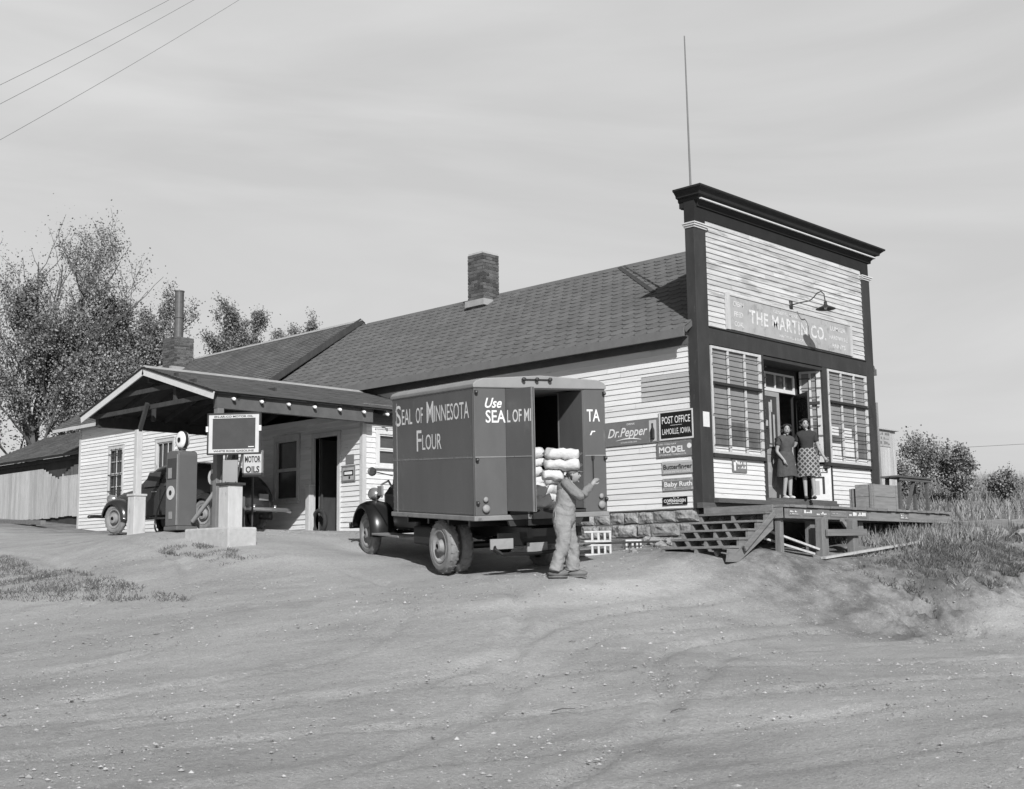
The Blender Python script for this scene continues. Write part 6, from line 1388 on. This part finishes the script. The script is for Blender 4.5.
woman('woman in a dark knee-length dress and light shoes, left one in the doorway', (3.06, .12, .245), yw + .45, JW(1.52, .14, elL=((-.20, .02, .97), .036), wrL=((-.13, -.13, .78), .025), elR=((.17, .05, .95), .036), wrR=((.16, -.05, .74), .025), knL=((-.06, -.05, .43), .05), anL=((-.09, -.02, .08), .033)), 1.52, (.015, -.04, 1.405), (-.35, -1, -.05),
      [((-.13, -.13, .78), (.25, -.25, -1), (1, 0, 0), .85, .35), ((.16, -.05, .74), (-.05, -.1, -1), (-1, 0, 0), .85, .3)], 'dress', 'dress', 1, 'white', [(.97, .135, 0), (.86, .175, .01), (.7, .20, .03), (.46, .225, .05)])
J2 = JW(1.64, .155, knR=((.09, -.05, .46), .05), anR=((.11, -.03, .08), .034), hpR=((.085, 0, .82), .082), elR=((.24, .0, 1.03), .037), wrR=((.33, -.12, .83), .026), elL=((-.24, .06, 1.08), .037), wrL=((-.36, .05, 1.10), .026))
woman('taller woman in a dark sweater and plaid skirt holding the store door open', (3.44, -.14, .245), yw - .1, J2, 1.64, (-.02, -.035, 1.52), (.25, -1, -.06),
      [((.33, -.12, .83), (.5, -.2, -.6), (-.2, -.8, 0), .88, .5), ((-.36, .05, 1.10), (-.9, -.2, -.1), (0, -1, 0), .88, .3)], 'sweater', 'plaid', 2, 'leather', [(1.04, .14, 0), (.93, .19, .01), (.75, .215, .025), (.46, .235, .05)])
# ================================================================== old shed at the far left
od = thing('old_shed', 'old unpainted plank shed with a sagging shingle roof at the far left', 'shed', (1.5, 28.5, .5))
SX, SY0, SY1 = .95, 25.7, 33.0
m_ = MB(); m_.box(SX + .05, SX + .1, SY0, SY1, .4, 2.9); m_.box(SX, SX + 3.4, SY0, SY0 + .08, .3, 2.9); m_.build('back_wall', 'dark_wood', od)
m_ = MB(); rg = random.Random(14); y = SY0
while y < SY1:
    w_ = rg.uniform(.16, .26); top = 2.42 + .28 * max(0, min(1, (SY0 + .9 - y) / .9)) * 0 + (.0 if y > SY0 + 2.0 else -.30 * abs(y - SY0 - 1.6) / 1.6 * 0) + rg.uniform(-.02, .02)
    top = 2.55 - max(0, .42 - abs(y - (SY0 + 1.7)) * .35)
    m_.box(SX - .03, SX, y + .004, min(y + w_, SY1) - .004, .82 + rg.uniform(-.03, .03), top); y += w_
m_.build('plank_doors', 'wood_pale', od)
roof_slope(od, SX - .35, 2.92, SX + 2.2, 4.15, SY0 - .3, SY1 + .3, 'shingle2', .16, .22, seed=17, hexa=False)
roof_slope(od, SX + 4.6, 2.92, SX + 2.2, 4.15, SY0 - .3, SY1 + .3, 'shingle2', .3, .3, seed=18, hexa=False)
m_ = MB(); m_.box(SX - .06, SX - .02, SY0 - .1, SY1, 2.74, 2.86); m_.build('header_board', 'dark_wood', od)
m_ = MB(); m_.beam((-.9, 24.6, .52), (-.2, 30.5, .78), .16, .14); m_.beam((-.75, 24.9, .30), (-.1, 30.0, .5), .14, .12)
for (x, y) in ((-.78, 25.6), (-.55, 27.2), (-.3, 29.2)): m_.box(x, x + .12, y, y + .14, 0, .6)
solo(m_, 'log_rack', 'wood', 'low rack of two weathered rails on stub posts in front of the old shed', 'rack', (-.6, 27, .3), bevel=.01)

# ================================================================== trees
def quads_mesh(name, C_, U_, V_, mat, parent, org):
    n = len(C_); v = np.empty((n, 4, 3)); v[:, 0] = C_ - U_ * .5 - V_ * .15; v[:, 1] = C_ + V_ * -.6 * 0 + U_ * 0 - V_ * .5; v[:, 2] = C_ + U_ * .5 + V_ * .1; v[:, 3] = C_ + V_ * .6
    v = v.reshape(-1, 3) - np.array(org); f = np.arange(n * 4).reshape(-1, 4)
    me = bpy.data.meshes.new(name); me.vertices.add(n * 4); me.vertices.foreach_set('co', v.ravel().astype(np.float32)); me.loops.add(n * 4); me.loops.foreach_set('vertex_index', f.ravel().astype(np.int32))
    me.polygons.add(n); me.polygons.foreach_set('loop_start', (np.arange(n) * 4).astype(np.int32)); me.polygons.foreach_set('loop_total', np.full(n, 4, np.int32)); me.update(); me.validate()
    me.materials.append(M[mat]); o = bpy.data.objects.new(name, me); COL.objects.link(o)
    if parent is not None: o.parent = parent
    return o
def rand_dirs(rs, n, up=0.0):
    a = rs.normal(size=(n, 3)); a[:, 2] += up; return a / np.linalg.norm(a, axis=1)[:, None]
def tree(label, x, y, h, spread, seed, leaf='leaf_a', size=.10, dens=1.0, lean=(0, 0), levels=3, trunk_r=.16, first=.25, bare=0.0, group='trees behind the buildings', cat='tree', name='tree', up=.55, nb=9, extra=()):
    z0 = gz(x, y) - .1; rs = np.random.RandomState(seed); rg = random.Random(seed)
    t_ = thing(name, label, cat, (x, y, z0), group)
    tk_ = MB(); pts_leaf = []
    def grow(p, d, L_, r, lev):
        n = 5; P = [Vector(p)]; R0 = [r]; d = Vector(d).normalized()
        for i in range(n):
            d = (d + Vector((rg.gauss(0, .13), rg.gauss(0, .13), rg.gauss(.05, .08)))).normalized(); P.append(P[-1] + d * L_ / n); R0.append(r * (1 - .75 * (i + 1) / n) + .004)
        tk_.tube(P, R0, 6 if lev < 2 else 4, caps=False)
        if lev >= levels - 1:
            for i in range(1, n + 1): pts_leaf.append((P[i], L_ / n, lev))
        elif lev >= 1:
            for i in range(3, n + 1): pts_leaf.append((P[i], L_ / n * .8, lev))
        if lev < levels:
            k = nb if lev == 0 else rg.randint(4, 6)
            for j in range(k):
                t = (first if lev == 0 else .25) + (1 - (first if lev == 0 else .25)) * (j + rg.random()) / k
                i = min(int(t * n), n - 1); q = P[i].lerp(P[i + 1], t * n - i)
                a = rg.uniform(0, 2 * math.pi); side = Vector((math.cos(a), math.sin(a), 0))
                dd = (d * .5 + side * (.95 if lev == 0 else .8) + Vector((0, 0, up * rg.uniform(.5, 1.2)))).normalized()
                ll = (spread * (1.1 - .45 * t) if lev == 0 else L_ * rg.uniform(.42, .65))
                grow(q, dd, ll * rg.uniform(.75, 1.15), max(.008, r * (1 - .75 * t) * .6), lev + 1)
    grow((x, y, z0), (lean[0], lean[1], 1), h * .92, trunk_r, 0)
    for (p_, q_) in extra:
        d_ = Vector(q_) - Vector(p_); grow(Vector(p_), d_, d_.length * .8, trunk_r * .3, 2)
    tk_.build('trunk', 'bark', t_)
    C_ = []
    for (p, s_, lev) in pts_leaf:
        if rg.random() < bare: continue
        k = int(max(1, round(15 * dens * rg.uniform(.4, 1.5)))); C_.append(np.array(p) + rs.normal(size=(k, 3)) * (s_ * .62 + .07))
    C_ = np.concatenate(C_); n = len(C_); sz = size * rs.uniform(.6, 1.3, n)[:, None]
    U_ = rand_dirs(rs, n); W_ = rand_dirs(rs, n); V_ = np.cross(U_, W_); V_ /= np.linalg.norm(V_, axis=1)[:, None] + 1e-6
    quads_mesh('crown', C_, U_ * sz, V_ * sz * .9, leaf, t_, (x, y, z0))
    return t_, n
TOT = 0
BIG = [('big loose-limbed tree reaching up over the old shed at the far left', 3.6, 35.4, 13.0, 4.4, 3, 'leaf_a', .08, .46, (.03, .0), 3, .26),
       ('tall leafy tree at the left edge of the view, behind the old shed', 0.2, 35.6, 12.0, 4.2, 5, 'leaf_a', .08, .42, (.0, .02), 3, .26)]
for (lb, x, y, h, sp, sd, lf, sz, dn, ln_, lv, tr_) in BIG:
    _, n = tree(lb, x, y, h, sp, sd, lf, sz, dn, ln_, lv, tr_, group=None, nb=13, up=.9, first=.12, extra=[((4.0, 35.0, 6.0), (5.9, 32.4, 11.8)), ((4.0, 35.0, 5.0), (6.3, 32.4, 10.4)), ((3.8, 35.0, 7.5), (4.6, 34.4, 12.4)), ((3.6, 35.2, 7.0), (3.2, 34.4, 12.8)), ((3.6, 35.2, 6.0), (5.0, 33.4, 11.0))] if sd == 3 else ()); TOT += n
BK = [(6.3, 35.5, 8.6, 2.9, 'full dark tree rising between the old shed and the stove pipe'), (8.8, 37.5, 8.8, 2.8, 'mid-height bushy tree just left of the stove pipe'), (10.6, 37.8, 9.6, 2.6, 'thinly leaved tree with bare twigs above the stove pipe chimney'), (12.5, 38.2, 9.8, 2.6, 'upright tree just right of the stove pipe'),
      (14.6, 38.4, 7.8, 2.3, 'small leafy treetop showing over the rear roof, first to the right of the upright tree'), (16.6, 39.5, 8.2, 2.2, 'small leafy treetop over the rear roof, second to the right of the upright tree'), (18.8, 40.0, 9.3, 2.2, 'small leafy treetop over the rear roof near its peak'), (21.4, 41.0, 9.6, 2.2, 'farthest treetop over the rear roof, closest to its peak'), (3.0, 34.0, 8.4, 3.0, 'dense low tree behind the old shed roof'), (-3.2, 36, 11, 3.4, 'broad tree at the left margin beyond the shed'), (5.6, 34.0, 7.2, 2.8, 'rounded bushy tree filling the gap above the canopy eave'), (8.2, 35.4, 7.6, 2.8, 'low dense tree behind the canopy roof ridge'), (11.6, 36.4, 7.8, 2.6, 'low dense tree right behind the stove pipe chimney')]
for i, (x, y, h, sp, lb) in enumerate(BK):
    _, n = tree(lb, x, y, h, sp, 20 + i, ['leaf_b', 'leaf_a', 'leaf_b'][i % 3], .085, .7 if i != 2 else .4, (0, 0), 3, .15, first=.08, bare=.0 if i != 2 else .35, nb=13, up=.7); TOT += n
# saplings and brush on the hill to the right
for i, (x, y, h, sp, lf, lb, dn) in enumerate([(15.2, 3.1, 1.9, .6, 'leaf_c', 'thin pale-leaved sapling on the hill right of the plank shed', .13), (14.7, 1.6, 1.6, .55, 'leaf_a', 'dense dark sapling on the weedy hill near the right edge', .9), (14.4, 3.4, 1.0, .5, 'leaf_c', 'low pale bush beside the plank shed', .5), (15.4, 2.2, 1.5, .6, 'leaf_c', 'sparse pale bush between the two hill saplings', .4), (17, 1.4, .6, .6, 'leaf_c', 'very low pale bush at the right margin of the hill', .5), (18.5, 4.6, 1.6, .9, 'leaf_a', 'low grey bush behind the hill saplings', .6)]):
    _, n = tree(lb, x, y, h, sp, 60 + i, lf, .06, dn, (0, 0), 2, .035, group='saplings on the hill', first=.12, up=.8, nb=13); TOT += n
print('leaves', TOT)
# ================================================================== weeds and grass (nobody could count the stems)
def blades(name, pts, hgt, wid, mat, seed, lean=.35, kind='stuff'):
    rs = np.random.RandomState(seed); P = np.array(pts); n = len(P); h_ = (hgt * rs.uniform(.45, 1.25, n))[:, None]
    a = rs.uniform(0, 2 * math.pi, n); sd = np.stack([np.cos(a), np.sin(a), np.zeros(n)], 1) * wid
    ln_ = rs.normal(size=(n, 3)) * lean; ln_[:, 2] = 1; ln_ /= np.linalg.norm(ln_, axis=1)[:, None]
    v = np.empty((n, 4, 3)); v[:, 0] = P - sd; v[:, 1] = P + sd; tp = P + ln_ * h_; v[:, 2] = tp + sd * .25; v[:, 3] = tp - sd * .25
    f = np.arange(n * 4).reshape(-1, 4); me = bpy.data.meshes.new(name); me.vertices.add(n * 4); me.vertices.foreach_set('co', v.ravel().astype(np.float32)); me.loops.add(n * 4); me.loops.foreach_set('vertex_index', f.ravel().astype(np.int32))
    me.polygons.add(n); me.polygons.foreach_set('loop_start', (np.arange(n) * 4).astype(np.int32)); me.polygons.foreach_set('loop_total', np.full(n, 4, np.int32)); me.update(); me.validate()
    me.materials.append(M[mat]); o = bpy.data.objects.new(name, me); COL.objects.link(o); o['kind'] = kind; return o
def scatter(n, region, seed, dens=None):
    """region(x,y)->probability; box bounds first"""
    (x0, x1, y0, y1), fn = region; rs = np.random.RandomState(seed); X = rs.uniform(x0, x1, n); Y = rs.uniform(y0, y1, n)
    pr = np.array([fn(a, b_) for a, b_ in zip(X, Y)]); k = rs.uniform(0, 1, n) < pr; X = X[k]; Y = Y[k]; Z = gz_arr(X, Y)
    return np.stack([X, Y, Z - .02], 1)
def nzz(x, y, s, o=0.): return mnoise.noise(Vector((x * s, y * s, o))) * .5 + .5
def clampf(v): return max(0., min(1., v))
hillp = scatter(60000, ((7.0, 34, -6, 14), lambda x, y: clampf((nzz(x, y, .5) - .25) * 3) * (1 if x > 8.2 + .4 * y or x > 10 else .5) * (0 if (8.3 < x < 9.7 and .8 < y < 2) or (y < -1.6 and x < 10.6 and y > -2.9) else 1)), 1)
blades('hill_grass', hillp, .26, .014, 'grass', 2)
hg = scatter(26000, ((8.0, 34, -6, 14), lambda x, y: clampf((nzz(x, y, .35, 7.) - .48) * 5)), 3); blades('green_weeds', hg, .26, .02, 'grass_g', 4)
brush = scatter(26000, ((11.5, 30, 1.5, 14), lambda x, y: clampf((nzz(x, y, .6, 3.) - .38) * 3)), 5); blades('tall_brush', brush, 0.55, .008, 'grass', 6, .5)
pw = scatter(9000, ((2.9, 7.2, -2.6, -.3), lambda x, y: clampf((nzz(x, y, 1.5, 1.) - .25) * 2.2)), 7); blades('platform_weeds', pw, .30, .011, 'grass', 8, .5)
bk = scatter(130000, ((.8, 11.5, -4.6, -1.9), lambda x, y: clampf((nzz(x, y, 1.2, 4.) - .30) * 3) * (1 if y > -4.35 - .03 * x + .7 * nzz(x, y, 1.4) and y < -2.45 + .12 * (x > 5) * 6 else 0) * clampf((x - .2) * .5)), 9); blades('bank_grass', bk, .085, .009, 'grass_g', 10, .7)
bk2 = scatter(30000, ((1.2, 11.5, -4.6, -1.8), lambda x, y: clampf((nzz(x, y, 1.7, 8.) - .42) * 3) * (1 if y > -4.2 else 0) * clampf((x - .6) * .5)), 19); blades('bank_straw', bk2, .13, .008, 'grass', 11, .8)
# grass tongue at the left of the yard
gl_ = scatter(90000, ((-15, -6.5, 1.5, 13.0), lambda x, y: (1 if (y - 2.6) > .05 and (x + 9.0) < .10 * (y - 2.6) + .25 * (nzz(x, y, 1.1) - .5) and (x + 9.0) > -.56 * (y - 2.6) - .6 * (nzz(x, y, 1.3, 5.) - .4) else 0) * clampf((nzz(x, y, 1.6, 2.) - .22) * 3)), 12); blades('yard_grass', gl_, .075, .008, 'grass_g', 13, .8)
isg = scatter(9000, ((-7.2, -5.8, 4.6, 6.9), lambda x, y: clampf((nzz(x, y, 3.0, 2.) - .45) * 4) * (1 if (x < -6.42) else 0)), 14); blades('island_weeds', isg, .07, .007, 'grass_g', 15, .8)
pb = scatter(90000, ((-17, 8, -13, 8), lambda x, y: clampf((nzz(x, y, .5, 11.) - .3) * 2) * (1 if not (-6.5 < x < -1.5 and .4 < y < 7) and not (x > -.2 and y > -1.8) and not (x > -2.2 and y > 7) and not (-6.5 < x < -5.4 and 5 < y < 9) else 0)), 16)
rs = np.random.RandomState(3); V = []; Fc = []
base_ = np.array([(1, 0, 0), (0, 1, 0), (-1, 0, 0), (0, -1, 0), (0, 0, 1), (0, 0, -1)], float); bf = [(0, 1, 4), (1, 2, 4), (2, 3, 4), (3, 0, 4), (1, 0, 5), (2, 1, 5), (3, 2, 5), (0, 3, 5)]
for i, p in enumerate(pb):
    s_ = rs.gamma(1.4, .0042) + .003; b8 = base_ * (1 + rs.uniform(-.35, .35, (6, 3))) * np.array([s_, s_ * rs.uniform(.6, 1), s_ * .55]); a = rs.uniform(0, 6.28); c, s2_ = math.cos(a), math.sin(a)
    b8 = np.stack([b8[:, 0] * c - b8[:, 1] * s2_, b8[:, 0] * s2_ + b8[:, 1] * c, b8[:, 2]], 1) + p + np.array([0, 0, .02 + s_ * .2 + .0]); V.append(b8); Fc += [tuple(q + i * 6 for q in f) for f in bf]
me = bpy.data.meshes.new('pebbles'); me.from_pydata(np.concatenate(V).tolist(), [], Fc); me.materials.append(M['pebble']); me.materials.append(M['clod']); me.polygons.foreach_set('material_index', np.repeat((rs.uniform(0, 1, len(pb)) > .35).astype(np.int32), 8)); o = bpy.data.objects.new('pebbles', me); COL.objects.link(o); o['kind'] = 'stuff'
# twigs on the road
for k, (x, y, a, L_) in enumerate(((-10.9, -6.1, -.6, .20), (-10.2, -6.8, -.5, .16), (-8.2, -3.9, -.9, .08))):
    z = gz(x, y) + .02; m_ = MB(); d = Vector((math.cos(a), math.sin(a), 0)); m_.tube([(x, y, z - .012), Vector((x, y, z + .004)) + d * L_ * .5 + Vector((0, .015, 0)), Vector((x, y, z)) + d * L_], [.006, .005, .003], 6)
    solo(m_, 'twig', 'bark', 'dark twig lying on the dirt road in the foreground', 'twig', (x, y, z), 'twigs on the road')
# overhead wires crossing the top left corner
for k, (p0, p1) in enumerate((((-7.57, 16.79, 10.08), (5.58, 22.74, 21.36)), ((-7.52, 16.84, 9.58), (5.62, 22.78, 20.96)), ((-7.44, 16.94, 8.65), (5.7, 22.87, 20.06)))):
    m_ = MB(); a, b_ = Vector(p0), Vector(p1); P = [a.lerp(b_, t) - Vector((0, 0, .1 * 4 * t * (1 - t))) for t in np.linspace(0, 1, 14)]
    m_.tube(P, .007, 5); solo(m_, 'overhead_wire', 'sign_grey', ['overhead wire, leftmost of the three crossing the sky at the upper left', 'overhead wire, middle one of the three crossing the sky at the upper left', 'overhead wire, rightmost and longest of the three at the upper left'][k], 'wire', p0, 'overhead wires')
